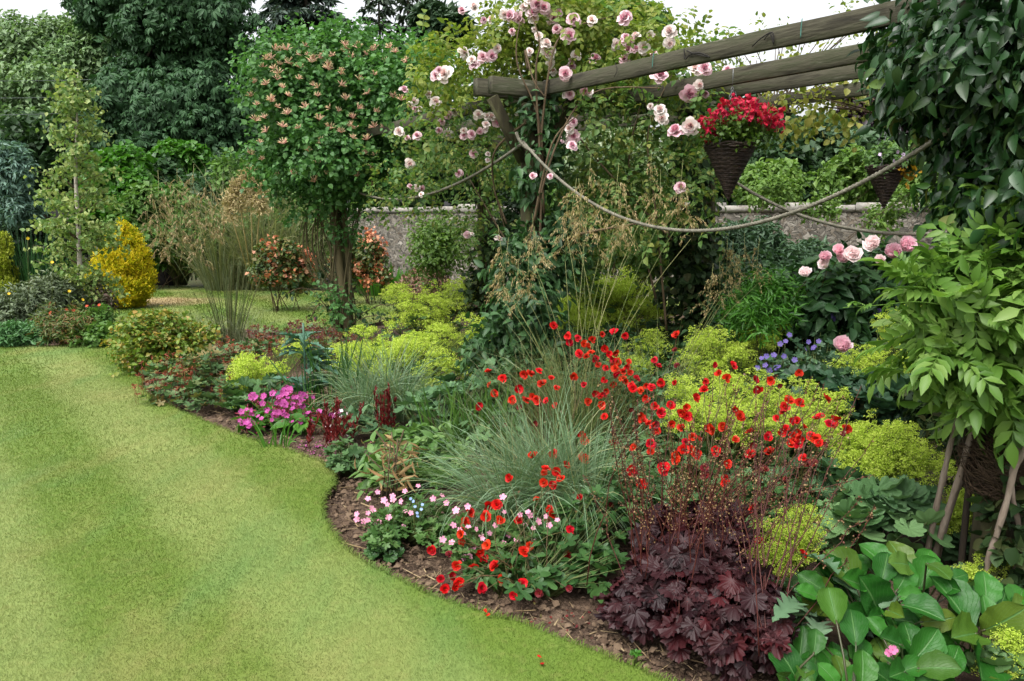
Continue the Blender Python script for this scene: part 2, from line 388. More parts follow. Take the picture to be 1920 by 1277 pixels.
# ================================================================ THE SETTING: ground, bed soil, lawn
def lawn_colour(n):
    """painted sheen of mown stripes, straw patches and green flecks, from world position"""
    tc = n.nodes.new('ShaderNodeTexCoord'); sx = n.nodes.new('ShaderNodeSeparateXYZ')
    def noise(sc, det, st=(1, 1, 1), rz=0.0):
        mp = n.nodes.new('ShaderNodeMapping'); mp.inputs['Scale'].default_value = st; mp.inputs['Rotation'].default_value = (0, 0, rz)
        n.links.new(tc.outputs['Object'], mp.inputs[0])
        z = n.nodes.new('ShaderNodeTexNoise'); z.inputs['Scale'].default_value = sc; z.inputs['Detail'].default_value = det; z.inputs['Roughness'].default_value = .6
        n.links.new(mp.outputs[0], z.inputs['Vector']); return z.outputs[0]
    def math_(op, a, b=None, c=None):
        k = n.nodes.new('ShaderNodeMath'); k.operation = op
        for i, v in enumerate((a, b, c)):
            if v is None: continue
            if isinstance(v, (int, float)): k.inputs[i].default_value = v
            else: n.links.new(v, k.inputs[i])
        return k.outputs[0]
    def mix(f, a, b):
        k = n.nodes.new('ShaderNodeMix'); k.data_type = 'RGBA'; n.links.new(f, k.inputs[0])
        for i, v in ((6, a), (7, b)):
            if isinstance(v, tuple): k.inputs[i].default_value = (*v, 1)
            else: n.links.new(v, k.inputs[i])
        return k.outputs[2]
    def rng_(f, a, b, lo=0.0, hi=1.0):
        k = n.nodes.new('ShaderNodeMapRange'); k.interpolation_type = 'SMOOTHSTEP'
        for i, v in ((1, a), (2, b), (3, lo), (4, hi)): k.inputs[i].default_value = v
        n.links.new(f, k.inputs[0]); return k.outputs[0]
    n.links.new(tc.outputs['Object'], sx.inputs[0]); X, Y = sx.outputs[0], sx.outputs[1]
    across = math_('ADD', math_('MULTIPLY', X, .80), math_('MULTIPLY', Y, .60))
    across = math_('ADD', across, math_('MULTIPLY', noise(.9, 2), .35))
    stripe_sheen = rng_(math_('SINE', math_('MULTIPLY', across, 5.6)), -.7, .7)
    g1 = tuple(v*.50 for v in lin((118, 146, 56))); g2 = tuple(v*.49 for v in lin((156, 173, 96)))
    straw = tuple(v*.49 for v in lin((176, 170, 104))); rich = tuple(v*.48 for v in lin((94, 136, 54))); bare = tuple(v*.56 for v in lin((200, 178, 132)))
    c = mix(math_('MULTIPLY', stripe_sheen, .8), g1, g2)  # light caught by leaning blades, painted in as pale and dark bands
    c = mix(math_('MULTIPLY', rng_(noise(1.3, 5, (1, .45, 1), .65), .47, .72), .5), c, straw)
    c = mix(math_('MULTIPLY', rng_(noise(2.4, 4), .52, .78), .3), c, rich)
    c = mix(math_('MULTIPLY', rng_(noise(17, 4), .48, .75), .25), c, straw)
    lush = tuple(v*.45 for v in lin((118, 162, 84)))
    c = mix(math_('MULTIPLY', rng_(noise(1.1, 4, (1.3, .4, 1), .64), .5, .72), .6), c, lush)
    # the scorched patch in front of the golden conifer
    px, py = gnd(285, 566)[:2]
    dx = math_('MULTIPLY', math_('SUBTRACT', X, float(px)), .55); dy = math_('MULTIPLY', math_('SUBTRACT', Y, float(py)), .75)
    dd = math_('ADD', math_('SQRT', math_('ADD', math_('MULTIPLY', dx, dx), math_('MULTIPLY', dy, dy))), math_('MULTIPLY', noise(1.4, 4), .9))
    c = mix(rng_(dd, .75, 1.25, 1, 0), c, bare)
    return c
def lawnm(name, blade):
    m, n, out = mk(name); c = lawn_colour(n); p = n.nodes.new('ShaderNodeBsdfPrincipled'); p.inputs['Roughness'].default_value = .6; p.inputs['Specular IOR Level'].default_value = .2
    hsv = n.nodes.new('ShaderNodeHueSaturation'); n.links.new(c, hsv.inputs['Color'])
    if blade:
        g = n.nodes.new('ShaderNodeNewGeometry'); mr = n.nodes.new('ShaderNodeMapRange'); mr.inputs[3].default_value = .96; mr.inputs[4].default_value = 1.07
        n.links.new(g.outputs['Random Per Island'], mr.inputs[0]); n.links.new(mr.outputs[0], hsv.inputs['Value'])
    else: hsv.inputs['Value'].default_value = .92
    n.links.new(hsv.outputs[0], p.inputs['Base Color'])
    if blade:
        t = n.nodes.new('ShaderNodeBsdfTranslucent'); n.links.new(hsv.outputs[0], t.inputs[0]); mx = n.nodes.new('ShaderNodeMixShader'); mx.inputs[0].default_value = .3
        n.links.new(p.outputs[0], mx.inputs[1]); n.links.new(t.outputs[0], mx.inputs[2]); n.links.new(mx.outputs[0], out.inputs[0])
    else: n.links.new(p.outputs[0], out.inputs[0])
    return m
SOILM = noisem('soil', [(70, 55, 44), (104, 84, 68), (138, 116, 96)], 9, rough=.95, bump=.9, k=.5, bscale=60)
MUDM = noisem('ground_earth', [(60, 66, 40), (84, 92, 50), (100, 88, 62)], 1.2, rough=.95, bump=.5, k=.4)
# lawn and bed outlines, from where their edges meet the ground
FRONT = [(1480, 1345), (1340, 1306), (1250, 1277), (1130, 1226), (1000, 1176), (900, 1146), (800, 1111), (735, 1080), (680, 1049), (632, 1010), (611, 975), (607, 938), (625, 905), (621, 882), (590, 860), (530, 840), (470, 822), (400, 796), (330, 766), (282, 740), (263, 722), (268, 711), (242, 700), (228, 682), (224, 664)]
BACK = [(232, 645), (262, 628), (340, 616), (480, 618), (600, 622), (700, 606), (800, 580), (900, 566), (1000, 560)]
bed = [gnd(*p)[:2] for p in FRONT+BACK]
bed = [np.array([3.2, 1.0]), np.array([1.6, 1.75])]+bed+[np.array([3.2, 14.0]), np.array([9, 12.0]), np.array([9, 1.0])]
def loop_smooth(P, k=4):
    P = np.asarray(P); n = len(P); o = []
    for i in range(n):
        p0, p1, p2, p3 = P[i-1], P[i], P[(i+1) % n], P[(i+2) % n]
        for q in range(k):
            t = q/k; o.append(.5*((2*p1)+(-p0+p2)*t+(2*p0-5*p1+4*p2-p3)*t*t+(-p0+3*p1-3*p2+p3)*t**3))
    return np.array(o)
bed = loop_smooth(bed)
bed += rng.normal(size=bed.shape)*.006
isl = loop_smooth([gnd(*p)[:2] for p in [(-60, 640), (10, 645), (60, 648), (130, 647), (185, 643), (212, 632), (214, 612), (196, 596), (150, 590), (60, 588), (-60, 590), (-110, 612)]])
LX0, LX1, LY0 = -14.0, 10.0, 0.3
far = [gnd(-300, 560)[:2], gnd(60, 556)[:2], gnd(180, 560)[:2], gnd(300, 535)[:2], gnd(480, 540)[:2], gnd(600, 545)[:2], gnd(720, 552)[:2], gnd(800, 548)[:2], gnd(1000, 545)[:2]]
outer = np.array([(-3.5, LY0), (9.5, LY0), (10, 10.0), (9.8, 15.0)]+[tuple(p) for p in far[::-1]]+[(-14, 14), (-14, 3)])
def flat_sheet(name, loops, z, mat, skirt=None):
    tris = mgeo.tessellate_polygon([[Vector((x, y, 0)) for x, y in l] for l in loops])
    V = np.concatenate([np.asarray(l) for l in loops]); V = np.column_stack([V, np.full(len(V), z)])
    F = []
    for t in tris:
        a, b, c = (V[i] for i in t)
        F.append(t if np.cross(b-a, c-a)[2] > 0 else t[::-1])
    g = Geo(); g.tpl(Tpl(V, F))
    if skirt:
        for l in loops:
            l = np.asarray(l); n = len(l); S = np.concatenate([np.column_stack([l, np.full(n, z)]), np.column_stack([l, np.full(n, z-skirt)])])
            g.tpl(Tpl(S, [(i, (i+1) % n, n+(i+1) % n, n+i) for i in range(n)], [1]*n))
    o = g.build(name, [mat, SOILM]); o['kind'] = 'structure'; return o
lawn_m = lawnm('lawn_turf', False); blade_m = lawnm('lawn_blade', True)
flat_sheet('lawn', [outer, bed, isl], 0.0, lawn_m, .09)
g = Geo(); g.tpl(Tpl([(-700, -300, -.2), (700, -300, -.2), (700, 900, -.2), (-700, 900, -.2)], [(0, 1, 2, 3)])); o = g.build('ground', MUDM); o['kind'] = 'structure'
# soil of the bed: a fine uneven sheet just below lawn level
nx, ny = 330, 420; xs = np.linspace(-6.5, 5.5, nx); ys = np.linspace(1.2, 13.5, ny); XX, YY = np.meshgrid(xs, ys)
def vnoise(X, Y, f, seed):
    r_ = np.random.default_rng(seed); T = r_.random((64, 64)); x = X*f; y = Y*f; xi = np.floor(x).astype(int); yi = np.floor(y).astype(int); u = x-xi; v = y-yi
    u = u*u*(3-2*u); v = v*v*(3-2*v); G = lambda a, b: T[a % 64, b % 64]
    return (G(xi, yi)*(1-u)+G(xi+1, yi)*u)*(1-v)+(G(xi, yi+1)*(1-u)+G(xi+1, yi+1)*u)*v-.5
ZZ = -.062+.03*vnoise(XX, YY, 3, 1)+.022*vnoise(XX, YY, 11, 2)+.016*vnoise(XX, YY, 27, 3)
ZZ = np.minimum(ZZ, -.022)
ii = (np.arange(ny-1)[:, None]*nx+np.arange(nx-1)[None]).ravel()
g = Geo(); g.raw(np.column_stack([XX.ravel(), YY.ravel(), ZZ.ravel()]), np.stack([ii, ii+1, ii+nx+1, ii+nx], -1).ravel(), np.full(len(ii), 4), np.zeros(len(ii), int))
o = g.build('bed_soil', SOILM, None, True); o['kind'] = 'structure'
def soil_z(x, y): return -.045
# crumbs of soil and bark, bits of straw
g = Geo(); n = 9000; u = rng.random(n)
idx = rng.integers(8, 110, n); P = bed[idx]+rng.normal(size=(n, 2))*np.array([.14, .14])+np.array([.1, .08]); k = pip(bed, P[:, 0], P[:, 1]); P = P[k]; n = len(P)
crumb = Tpl([(0, 0, .6), (.9, .1, 0), (.1, .8, .1), (-.8, .2, 0), (-.1, -.9, .1)], [(0, 1, 2), (0, 2, 3), (0, 3, 4), (0, 4, 1)])
g.inst(crumb, np.column_stack([P, np.full(n, -.045)+rng.normal(size=n)*.008]), frames(rdir(n)*[1, 1, .4], UP+rng.normal(size=(n, 3))*.3), rng.gamma(2, .0042, n))
o = g.build('soil_crumbs', noisem('soil_crumb', [(66, 52, 42), (108, 88, 70), (150, 128, 104)], 20, rough=.95, bump=0, k=.5, island=True)); o['kind'] = 'stuff'
g = Geo(); n = 420; idx = rng.integers(8, 110, n); P = bed[idx]+rng.normal(size=(n, 2))*.13+np.array([.12, .08]); P = P[pip(bed, P[:, 0], P[:, 1])]; n = len(P)
a = rng.uniform(0, 2*np.pi, n); l = rng.gamma(2, .018, n); dv = np.stack([np.cos(a), np.sin(a), rng.normal(size=n)*.15], -1)*l[:, None]
P3 = np.column_stack([P, np.full(n, -.034)]); g.tubes(np.stack([P3-dv, P3, P3+dv], 1), np.clip(rng.gamma(2, .0009, n), .0008, .004)[:, None], 4)
o = g.build('dry_twigs', noisem('dry_twig', [(120, 98, 72), (170, 146, 108), (198, 178, 140)], 5, rough=.9, bump=0, k=.5, island=True)); o['kind'] = 'stuff'
# grass blades of the mown lawn
g = Geo()
def lawn_blades(y0, y1, x0, x1, dens, ht, wd):
    n = int((y1-y0)*(x1-x0)*dens); X = rng.uniform(x0, x1, n); Y = rng.uniform(y0, y1, n)
    k = (np.abs(X+.35) < Y*.7+1.5) & pip(outer, X, Y) & ~pip(bed, X, Y) & ~pip(isl, X, Y); X = X[k]; Y = Y[k]; n = len(X)
    sg = np.sign(np.sin((.8*X+.6*Y)*5.6)); h = ht*np.clip(rng.normal(1, .25, n), .4, 1.7)
    d = np.stack([-.6*sg*.28+rng.normal(size=n)*.42, .8*sg*.28+rng.normal(size=n)*.42, np.ones(n)], -1); d = nrm(d)
    p0 = np.column_stack([X, Y, np.zeros(n)-.002]); p1 = p0+d*(h*.55)[:, None]; p2 = p1+nrm(d+np.column_stack([d[:, :2]*.4, -.1*np.ones(n)]))*(h*.5)[:, None]
    s_ = rng.normal(size=(n, 1, 3))*[1, 1, .1]
    g.ribbons(np.stack([p0, p1, p2], 1), np.array([[wd, wd*.8, wd*.12]]), 0, side=nrm(s_))
lawn_blades(2.1, 3.0, -3.6, 1.6, 52000, .0095, .0014)
lawn_blades(3.0, 3.8, -4.2, 1.0, 34000, .0105, .0018)
lawn_blades(3.8, 5.2, -5.2, .4, 18000, .012, .0024)
lawn_blades(5.2, 8, -7.2, -.4, 8000, .0145, .0034)
lawn_blades(8, 12, -10, 1, 2000, .02, .006)
lawn_blades(12, 17, -11, 1.5, 700, .03, .011)
# a ragged fringe leaning over the cut edge
idx = rng.integers(0, 112, 5200); P = bed[idx]; Tn = np.roll(bed, -1, 0)[idx]-P; P = P+Tn*rng.random((len(P), 1)); N2 = nrm(np.column_stack([-Tn[:, 1], Tn[:, 0]]))
cen_in = pip(bed, P[:, 0]+N2[:, 0]*.03, P[:, 1]+N2[:, 1]*.03); N2[~cen_in] *= -1
P = P-N2*.012; n = len(P); d = np.column_stack([N2*rng.uniform(.1, 1.1, (n, 1)), rng.uniform(.15, 1, n)])+rng.normal(size=(n, 3))*.25
p0 = np.column_stack([P, np.full(n, -.004)]); h = rng.uniform(.012, .032, n)[:, None]; p1 = p0+nrm(d)*h; p2 = p1+nrm(d+[0, 0, -.9])*h*.7
g.ribbons(np.stack([p0, p1, p2], 1), np.array([[.003, .0026, .0005]]))
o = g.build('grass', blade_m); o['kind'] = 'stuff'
# ================================================================ PERGOLA
def woodm(name, cols, axis):
    m = noisem(name, cols, 3.2, (1, 1, 1), .9, .35, .38, 10, bscale=14); n = m.node_tree
    mp = [x for x in n.nodes if x.type == 'MAPPING'][0]; mp.vector_type = 'TEXTURE'
    mp.inputs['Rotation'].default_value = (0, 0, math.atan2(axis[1], axis[0])) if axis is not None else (0, 0, 0)
    mp.inputs['Scale'].default_value = (1.6, .22, .2) if axis is not None else (.2, .2, 1.6); return m
WCOL = [(36, 34, 28), (76, 72, 58), (104, 101, 82), (86, 90, 64), (160, 155, 138)]
WOOD = woodm('weathered_wood', WCOL, (.504, -.864)); WOODX = woodm('weathered_cross_wood', WCOL, (.864, .504))
WOODD = noisem('mossy_wood', [(56, 50, 36), (86, 82, 56), (104, 106, 66)], 14, (1, 1, .08), .9, .6, .45)
rowd = np.array([.504, -.864, 0]); prp = np.array([.864, .504, 0])
MID = np.array([.17, 6.5, 0]); LEFT = np.array([-2.25, 10.6, 0]); IVY = np.array([2.07, 3.25, 0])
HT = 2.478
perg = thing('wooden_pergola', 'weathered timber pergola with rough posts and long parallel top beams', 'pergola', MID)
def post(p, h=HT, wd=.15, m=WOODD):
    g = Geo(); g.box(np.array(p)+[0, 0, -.1], np.array(p)+[0, 0, h], wd, wd, 0, upv=prp, bev=.012); return g.build('post', m, perg)
SF = 1.85
FARL = np.array([-.33, 9.9, 0]); FARM = MID+prp*SF; FARR = IVY+prp*SF
for p in (MID, LEFT, IVY, FARL, FARM, FARR): post(p)
def beam(name, a, b, wd=.055, ht=.145, m=WOOD):
    g = Geo(); g.box(a, b, wd, ht, 0, bev=.0025); return g.build(name, m, perg)
Z = lambda p, z: np.array([p[0], p[1], z])
beam('cross_beam', Z(MID-prp*.47-rowd*.085, 2.575), Z(MID+prp*2.4-rowd*.085, 2.54), .075, .125, WOODX)
beam('cross_beam', Z(MID-prp*.44+rowd*.095, 2.57), Z(MID+prp*2.4+rowd*.095, 2.535), .07, .12, WOODX)
beam('cross_beam', Z(IVY-prp*.47-rowd*.085, 2.5), Z(IVY+prp*2.4-rowd*.085, 2.5), .075, .15, WOODX)
lp = nrm(FARL-LEFT)
beam('cross_beam', Z(LEFT-lp*.4, 2.5), Z(FARL+lp*.4, 2.5), .075, .15, WOODX)
for i, (s_, zm, zi) in enumerate(((0.02, 2.575, 2.495), (.72, 2.545, 2.505), (1.38, 2.59, 2.53), (2.05, 2.57, 2.52))):
    a = MID+prp*s_+rowd*.135; b = IVY+prp*s_+rowd*.3
    beam('rafter', Z(a, zm), Z(b, zi), .045, .104)
    a2 = MID+prp*s_-rowd*.13; b2 = LEFT+(FARL-LEFT)*(s_/1.85)-rowd*.2
    beam('rafter', Z(a2, zm-.02), Z(b2, 2.57), .045, .104)
beam('brace', Z(MID-prp*.36-rowd*.02, 2.50), Z(MID-prp*.085-rowd*.02, 2.03), .06, .075, WOODD)
beam('brace', Z(MID+prp*.36-rowd*.02, 2.50), Z(MID+prp*.085-rowd*.02, 2.05), .06, .075, WOODD)
sl = at(992, 300, 6.15); beam('trellis_slat', Z(sl, 2.02), Z(sl, .1), .035, .05, noisem('pale_slat', [(110, 106, 84), (150, 144, 118)], 6, (1, 1, .2), .9, .3, .45))
sl = at(1014, 300, 6.2); beam('trellis_slat', Z(sl, 1.9), Z(sl, .1), .025, .04)
TWINE = noisem('teal_twine', [(70, 130, 120), (100, 160, 146)], 20, bump=0); NETM = noisem('black_net', [(34, 32, 30), (52, 48, 44)], 20, bump=0)
fc = lambda px, py: at(px, py, 6.5-.864*((lambda t: t)(np.linalg.solve(np.array([[ray(px, py)[0], -.504], [ray(px, py)[1], .864]]), MID[:2]+prp[:2]*.02)[1])))-prp*.031
def tie(pts, m, r):
    g = Geo(); g.tubes(smooth_path([fc(*p) for p in pts], 3)[None], r, 4); g.build('twine_tie', m, perg)
tie([(1290, 92), (1292, 112), (1300, 104), (1318, 100), (1338, 108), (1310, 102), (1295, 96)], NETM, .004); tie([(1418, 88), (1436, 72), (1456, 62), (1458, 84), (1452, 64), (1440, 76)], NETM, .004)
tie([(1512, 36), (1510, 52), (1509, 72)], TWINE, .0028); tie([(1233, 100), (1231, 116), (1230, 128)], TWINE, .0028); tie([(1160, 118), (1164, 132), (1158, 146)], NETM, .002)
# ropes slung between the posts
ROPEM = noisem('hemp_rope', [(104, 100, 88), (140, 136, 120), (166, 160, 144)], 30, (1, 1, 1), .9, .4, .5)
def rope(a, b, sag, label, r=.012, twist=100):
    t = np.linspace(0, 1, 420)[:, None]; p = a+(b-a)*t; p[:, 2] -= sag*4*(t*(1-t))[:, 0]
    g = Geo(); g.tubes(p[None], r, 12, 0, lobes=3, twist=twist)
    return tag(g.build('rope', ROPEM, None, True), label, 'rope', 'ropes slung along the pergola')
rA = at(978, 262, 6.3); rope(rA, at(1790, 238, 3.4), .55, 'thick twisted rope drooping from the middle post to the ivy clad post', .0098)
rope(at(976, 272, 6.32), at(650, 350, 10.4), .27, 'rope drooping from the middle post back to the honeysuckle post', .012)
rope(Z(FARM+[.1, -.1, 0], 2.0), Z(FARR, 1.95), .5, 'shaded rope at the rear of the pergola in front of the stone wall', .012)
g = Geo(); p = np.concatenate([curve(at(1000, 235, 6.28), at(976, 268, 6.25), (0, 0, -.03), 6), curve(at(972, 250, 6.24), at(990, 284, 6.22), (0, -.02, -.02), 6)])
g.tubes(curve(at(968, 248, 6.24), at(1003, 285, 6.2), (-.02, 0, -.02), 30)[None], .012, 12, 0, lobes=3, twist=100)
tag(g.build('rope', ROPEM, None, True), 'short rope end knotted against the middle post', 'rope', 'ropes slung along the pergola')
# ================================================================ STONE WALL
def wallm():
    m, n, out = mk('rubble_stone'); tc = n.nodes.new('ShaderNodeTexCoord'); mp = n.nodes.new('ShaderNodeMapping'); mp.inputs['Scale'].default_value = (1, 1, 1.5)
    n.links.new(tc.outputs['Object'], mp.inputs[0]); nz = n.nodes.new('ShaderNodeTexNoise'); nz.inputs['Scale'].default_value = 5; n.links.new(mp.outputs[0], nz.inputs['Vector'])
    va = n.nodes.new('ShaderNodeVectorMath'); va.operation = 'MULTIPLY_ADD'; va.inputs[1].default_value = (.3, .3, .3); n.links.new(nz.outputs[1], va.inputs[0]); n.links.new(mp.outputs[0], va.inputs[2])
    v = n.nodes.new('ShaderNodeTexVoronoi'); v.inputs['Scale'].default_value = 13; n.links.new(va.outputs[0], v.inputs['Vector'])
    e = n.nodes.new('ShaderNodeTexVoronoi'); e.feature = 'DISTANCE_TO_EDGE'; e.inputs['Scale'].default_value = 13; n.links.new(va.outputs[0], e.inputs['Vector'])
    bw = n.nodes.new('ShaderNodeSeparateColor'); n.links.new(v.outputs['Color'], bw.inputs[0])
    st = ramp(n, [tuple(x*.62 for x in lin(c)) for c in ((84, 80, 72), (122, 116, 106), (150, 144, 132), (110, 98, 82), (176, 170, 158))], bw.outputs[0])
    mr = n.nodes.new('ShaderNodeMapRange'); mr.inputs[1].default_value = .0; mr.inputs[2].default_value = .05; n.links.new(e.outputs['Distance'], mr.inputs[0])
    mx = n.nodes.new('ShaderNodeMix'); mx.data_type = 'RGBA'; n.links.new(mr.outputs[0], mx.inputs[0]); mx.inputs[6].default_value = (*[x*.42 for x in lin((128, 122, 110))], 1); n.links.new(st, mx.inputs[7])
    n3 = n.nodes.new('ShaderNodeTexNoise'); n3.inputs['Scale'].default_value = 22; n3.inputs['Detail'].default_value = 8; n.links.new(tc.outputs['Object'], n3.inputs['Vector'])
    m2 = n.nodes.new('ShaderNodeMix'); m2.data_type = 'RGBA'; m2.blend_type = 'OVERLAY'; m2.inputs[0].default_value = .5; n.links.new(mx.outputs[2], m2.inputs[6]); n.links.new(n3.outputs[0], m2.inputs[7])
    p = n.nodes.new('ShaderNodeBsdfPrincipled'); p.inputs['Roughness'].default_value = .95; n.links.new(m2.outputs[2], p.inputs['Base Color'])
    b = n.nodes.new('ShaderNodeBump'); b.inputs['Strength'].default_value = 1; b.inputs['Distance'].default_value = .05; n.links.new(mr.outputs[0], b.inputs['Height']); n.links.new(b.outputs[0], p.inputs['Normal'])
    n.links.new(p.outputs[0], out.inputs[0]); return m
COPEM = noisem('coping_stone', [(96, 90, 82), (150, 144, 134), (184, 180, 170), (128, 122, 96)], 5, rough=.95, bump=.8, k=.52)
wall = thing('stone_wall', 'grey rubble stone garden wall with pale rough coping behind the beds', 'wall', (0, 17, 0))
wa = np.array([-4.6, 20.3, 0]); wb = np.array([9.5, 11.2, 0]); wd_ = nrm(wb-wa); wl = np.linalg.norm(wb-wa); wn = np.array([wd_[1], -wd_[0], 0])
def wall_body():
    nu, nv = 200, 26; g = Geo(); U, Vv = np.meshgrid(np.linspace(0, wl, nu), np.linspace(-.1, 1.66, nv))
    off = .05*vnoise(U, Vv*1.3, 5.5, 9)+.03*vnoise(U, Vv, 13, 10)
    P = wa+wd_*U.ravel()[:, None]+wn*(.2+off.ravel())[:, None]; P[:, 2] = Vv.ravel()
    ii = (np.arange(nv-1)[:, None]*nu+np.arange(nu-1)[None]).ravel()
    g.raw(P, np.stack([ii, ii+1, ii+nu+1, ii+nu], -1).ravel(), np.full(len(ii), 4), np.zeros(len(ii), int))
    g.box(Z(wa-wn*.04, .78), Z(wb-wn*.04, .78), .42, 1.75); return g.build('masonry', wallm(), wall)
wall_body(); u = 0.0
while u < wl:
    l = rng.uniform(.5, 1.1); g = Geo(); zt = 1.66+rng.uniform(.12, .2)
    a = wa+wd_*u; b = wa+wd_*min(u+l-.012, wl); g.box(Z(a, (1.665+zt)/2), Z(b, (1.665+zt)/2), .54+rng.uniform(-.04, .04), zt-1.665, bev=.04); g.build('coping_stone', COPEM, wall); u += l
# ================================================================ TREES AND SHRUBS BEHIND
BARK = noisem('bark', [(52, 46, 38), (84, 76, 62), (104, 96, 78)], 6, (1, 1, .25), .95, .6, .42)
STEMM = leafm('green_stem', [(92, 112, 52), (120, 134, 72)], trans=0, k=.4)
BROWNS = noisem('woody_stem', [(74, 60, 44), (112, 94, 70), (134, 118, 92)], 14, (1, 1, .2), .9, .3, .45, island=True)
def woody(parent, name, base, blobs, r0, mat=BARK, fork=.35, sides=6, extra=3):
    g = Geo(); base = np.asarray(base, float)
    top = max(b[0][2]+b[1][2]*.5 for b in blobs); cx = np.mean([b[0] for b in blobs], 0); tip = np.array([cx[0]*.6+base[0]*.4, cx[1]*.6+base[1]*.4, top])
    tr = curve(base-[0, 0, .1], tip, rng.normal(size=3)*[r0, r0, 0], 9, r0*.25); g.tubes(tr[None], np.linspace(r0, r0*.12, 9)[None], 8)
    t = g.build('trunk', mat, parent, True)
    g = Geo()
    for b in blobs:
        for q in range(extra):
            f = rng.uniform(fork, .85); i = f*8; a = tr[int(i)]*(1-i % 1)+tr[min(int(i)+1, 8)]*(i % 1)
            e = b[0]+rdir(1)[0]*b[1]*rng.uniform(.3, .85); e[2] = max(e[2], a[2]*.6)
            p = curve(a, e, (0, 0, -.06*np.linalg.norm(e-a)), 7, .02*np.linalg.norm(e-a)); rr = r0*(1-f)*.55+r0*.08
            g.tubes(p[None], np.linspace(rr, rr*.15, 7)[None], sides)
    g.build('limb', mat, parent, True); return tr
def tree(name, label, base, blobs, t, ntw, nl, ll, tl, mat, r0=.25, group=None, zmin=.3, cat='tree', extra=3, **kw):
    o = thing(name, label, cat, base, group); woody(o, name, base, blobs, r0, extra=extra)
    g = Geo(); foliage(g, t, blobs, ntw, nl, ll, tl, zmin=zmin, **kw); g.build('crown', mat, o); return o
def shrub(name, label, cat, blobs, t, ntw, nl, ll, tl, mat, group=None, stems=10, stemm=None, sr=.008, loc=None, fname='foliage', **kw):
    c = blobs[0][0]; base = np.array([c[0], c[1], 0]) if loc is None else np.asarray(loc, float)
    o = thing(name, label, cat, base, group)
    g = Geo(); P, D = foliage(g, t, blobs, ntw, nl, ll, tl, **kw); g.build(fname, mat, o)
    if stems and len(P):
        pk = P[rng.integers(0, len(P), stems)]; bb = base+np.column_stack([rng.normal(size=(stems, 2))*.25*np.array([blobs[0][1][0], blobs[0][1][1]]), np.zeros(stems)-.03])
        tt = np.linspace(0, 1, 6)[None, :, None]; Q = bb[:, None]+(pk-bb)[:, None]*tt; Q[..., 2] += (.25*np.abs(pk-bb)[:, 2:3]*(tt*(1-tt))[..., 0])
        g = Geo(); g.tubes(Q, np.linspace(sr, sr*.4, 6)[None], 4); g.build('stem', stemm or BROWNS, o)
    return o
G_ = lambda x, Y: np.array([(x-960)/FPX*Y, Y, -.1])
M_CHEST = leafm('chestnut_leaf', [(36, 66, 40), (52, 88, 52), (72, 110, 68), (44, 78, 48)], .6, .25, .25, noise=.4, nscale=.8, k=.66)
M_WILLOW = leafm('willow_leaf', [(66, 98, 56), (92, 122, 74), (116, 140, 96), (80, 104, 70)], .55, .3, noise=.45, nscale=.6, k=.95)
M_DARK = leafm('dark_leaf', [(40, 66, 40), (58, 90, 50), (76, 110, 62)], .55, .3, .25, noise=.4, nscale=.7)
M_CONIF = leafm('conifer_needle', [(44, 62, 54), (60, 80, 68), (78, 96, 78)], .6, .15, noise=.3, k=.7)
M_MID = leafm('mid_leaf', [(66, 104, 46), (92, 134, 60), (114, 152, 74), (78, 118, 54)], .5, .35, .25, noise=.4, nscale=1.0, k=.6)
M_LIGHT = leafm('light_leaf', [(86, 128, 48), (118, 158, 66), (140, 172, 80)], .5, .35, noise=.3, nscale=1.2)
M_BRIGHT = leafm('bright_leaf', [(64, 122, 36), (88, 150, 48), (108, 164, 60)], .45, .35, noise=.3, nscale=1.4)
M_BLUE = leafm('blue_leaf', [(70, 106, 92), (100, 134, 118), (126, 156, 138)], .55, .3, noise=.4, k=.7)
M_COPPER = leafm('copper_leaf', [(38, 22, 32), (58, 34, 44), (74, 46, 54)], .45, .15, noise=.3, k=.45)
M_GREYG = leafm('grey_green_leaf', [(96, 116, 84), (126, 144, 108), (150, 164, 130)], .6, .25, noise=.3)
M_YELG = leafm('yellowing_leaf', [(112, 140, 52), (150, 166, 70), (184, 180, 88), (132, 152, 60)], .5, .4, noise=.2)
M_VARIE = leafm('variegated_leaf', [(110, 140, 92), (160, 180, 140), (206, 214, 184), (130, 156, 108)], .5, .35, k=.66)
# far treeline so that no gap shows an empty horizon
tl_b = []
for x, top, hw in ((-420, 60, 190), (-150, 40, 190), (560, 180, 120), (760, 150, 130), (960, 165, 130), (1130, 200, 130), (1320, 215, 130), (1500, 230, 120), (1700, 190, 140), (1900, 170, 150), (2150, 120, 200), (2500, 100, 220)):
    tl_b.append(B(x, (top+420)/2, hw, (420-top)/2, 46+rng.uniform(-3, 3), 4))
g = Geo(); foliage(g, LEAF2W, tl_b, 16000, 5, .42, .8, zmin=0, inner=.35, lump=14, lr=.3); o = g.build('distant_wood', M_DARK); o['kind'] = 'stuff'
tree('horse_chestnut', 'huge dark blue-green broadleaf tree with layered drooping boughs filling the skyline', G_(300, 27), [B(300, 60, 130, 110, 27), B(240, -30, 110, 80, 27), B(370, 0, 110, 110, 26.5), B(412, 70, 45, 60, 26), B(330, 190, 140, 85, 26), B(240, 240, 80, 70, 25.5), B(410, 200, 85, 80, 25.5), B(330, 265, 110, 55, 25), B(440, 250, 50, 60, 25)], PALM, 14000, 2, .2, .3, M_CHEST, .3, extra=1, up=.15, droop=.55, nup=1.2, lump=16, lr=.32, inner=.25)
